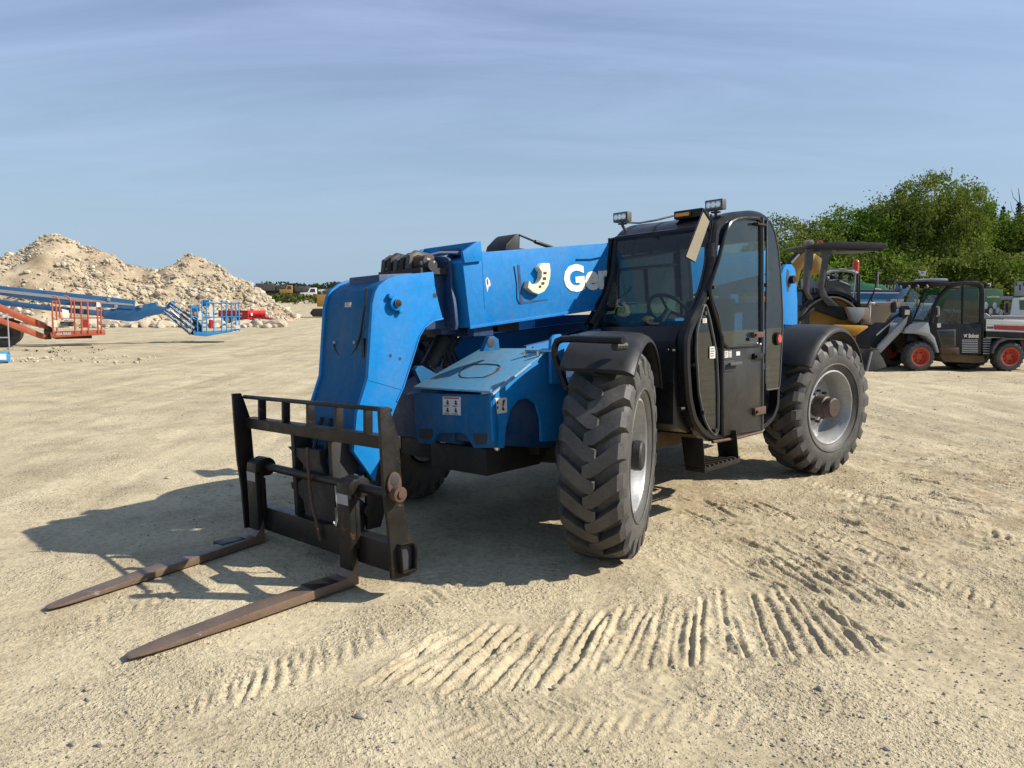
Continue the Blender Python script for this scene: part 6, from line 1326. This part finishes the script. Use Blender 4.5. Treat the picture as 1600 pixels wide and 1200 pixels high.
# ================================================================== TREES
pr = [tree_proto(101+i, 8.0, 6.6 if i != 2 else 5.6, 'leaf' if i % 2 == 0 else 'leaf2', nclump=260, per=100, leaf=.085) for i in range(4)]
tl = [(1165, 400, 44, 0, 1.2, 'green tree seen through the cab windows'), (1245, 346, 41, 1, 1.15, 'round green tree just right of the cab, lowest of the row'), (1296, 366, 43, 3, 1.1, 'low green tree behind the roller canopy'),
      (1328, 328, 42, 0, 1.1, 'green tree rising over the middle of the canopy'), (1375, 322, 44, 2, 1.15, 'green tree left of the tallest tree'), (1405, 306, 41, 3, .9, 'upright tree touching the tallest tree on its left'),
      (1448, 278, 41, 1, .82, 'tallest tree of the row with a broad crown'), (1492, 288, 42, 2, .62, 'tall tree leaning out over the right end of the row'), (1556, 338, 43, 0, 1.1, 'lower olive tree beneath the small conifers'),
      (1604, 342, 42, 3, 1.1, 'olive tree cut by the right edge of the view'), (1660, 330, 43, 1, 1.2, 'tree past the right edge of the view')]
for i, (px, py, Y, k, sx, lb) in enumerate(tl):
    p_ = atY(px, py, Y); place_tree(pr[k], p_.x, Y, p_.z/7.7, i*1.9+.4, lb, group='broadleaved trees along the right side', sx=sx*(1.0 if p_.z > 5 else 1.15), z=0)
sh = [tree_proto(201+i, 3.2, 4.2, 'leaf2' if i else 'leaf', nclump=120, per=80, leaf=.075) for i in range(2)]
bl_ = ['low bush behind the rear blue mast', 'dark bush under the canopy posts', 'bush behind the red beacon', 'bush behind the arched hoses', 'pale bush above the utility machine roof', 'pale olive bush right of the utility machine cab', 'bush left of the white truck', 'bush behind the white truck', 'low bush between the roller and the trees', 'bush above the green hopper']
for i, px in enumerate((1236, 1290, 1345, 1398, 1450, 1506, 1560, 1610, 1320, 1532)):
    Y = 36.5+(i*37 % 10)*.25; p_ = atY(px, 395+(i*53 % 20), Y); place_tree(sh[i % 2], p_.x, Y, p_.z/3.0, i*2.3, bl_[i], 'bush', 'bush', 'bushes in front of the right hand trees', z=0)
def conifer(seed, h, w):
    r = np.random.default_rng(seed); P_ = []
    for k in range(34):
        z = h*(.12+.88*k/34); rr = w*(1-k/34)**.8*.5*r.uniform(.7, 1.15)
        for q in range(7):
            a = r.uniform(0, 6.28); m = 26; t = r.random((m, 1))**.7; d = np.array([math.cos(a), math.sin(a), -.18]); P_.append(np.array([0, 0, z])+d*t*rr+r.normal(size=(m, 3))*.045)
    b = MB(); b.cyl((0, 0, 0), (0, 0, h), .12, 'bark', 6, .015); return quads(np.concatenate(P_), .075, 'needle', 'crown', seed), b.mesh('trunk')
cf = conifer(5, 9, 2.3)
for i, (px, py, lb) in enumerate(((1553, 314, 'slim conifer spire, leftmost of three'), (1568, 320, 'shorter middle conifer spire between two others'), (1593, 314, 'conifer spire at the right edge of the view'))):
    p_ = atY(px, py, 50); place_tree(cf, p_.x, 50, p_.z/9.0, i*2., lb, 'conifer', 'conifer', 'conifers rising behind the right hand trees', z=0)
p_ = atY(1596, 300, 46); bt = thing('bare_tree', Matrix.Translation((p_.x, 46, 0)), 'leafless grey tree with thin twigs at the right edge', 'tree')
b = MB(); H_ = p_.z; b.tube([(0, 0, 0), (.1, 0, H_*.5), (.0, 0, H_*.9), (-.2, 0, H_*1.03)], .1, 'bark', 6, rs=[.14, .09, .04, .012])
for k in range(9): z = H_*(.5+.05*k); s_ = 1 if k % 2 else -1; b.tube([(.03, 0, z), (s_*.4, .1, z+.5), (s_*.55, .1, z+1.0)], .02, 'bark', 5, rs=[.03, .018, .006])
b.build('trunk', bt)
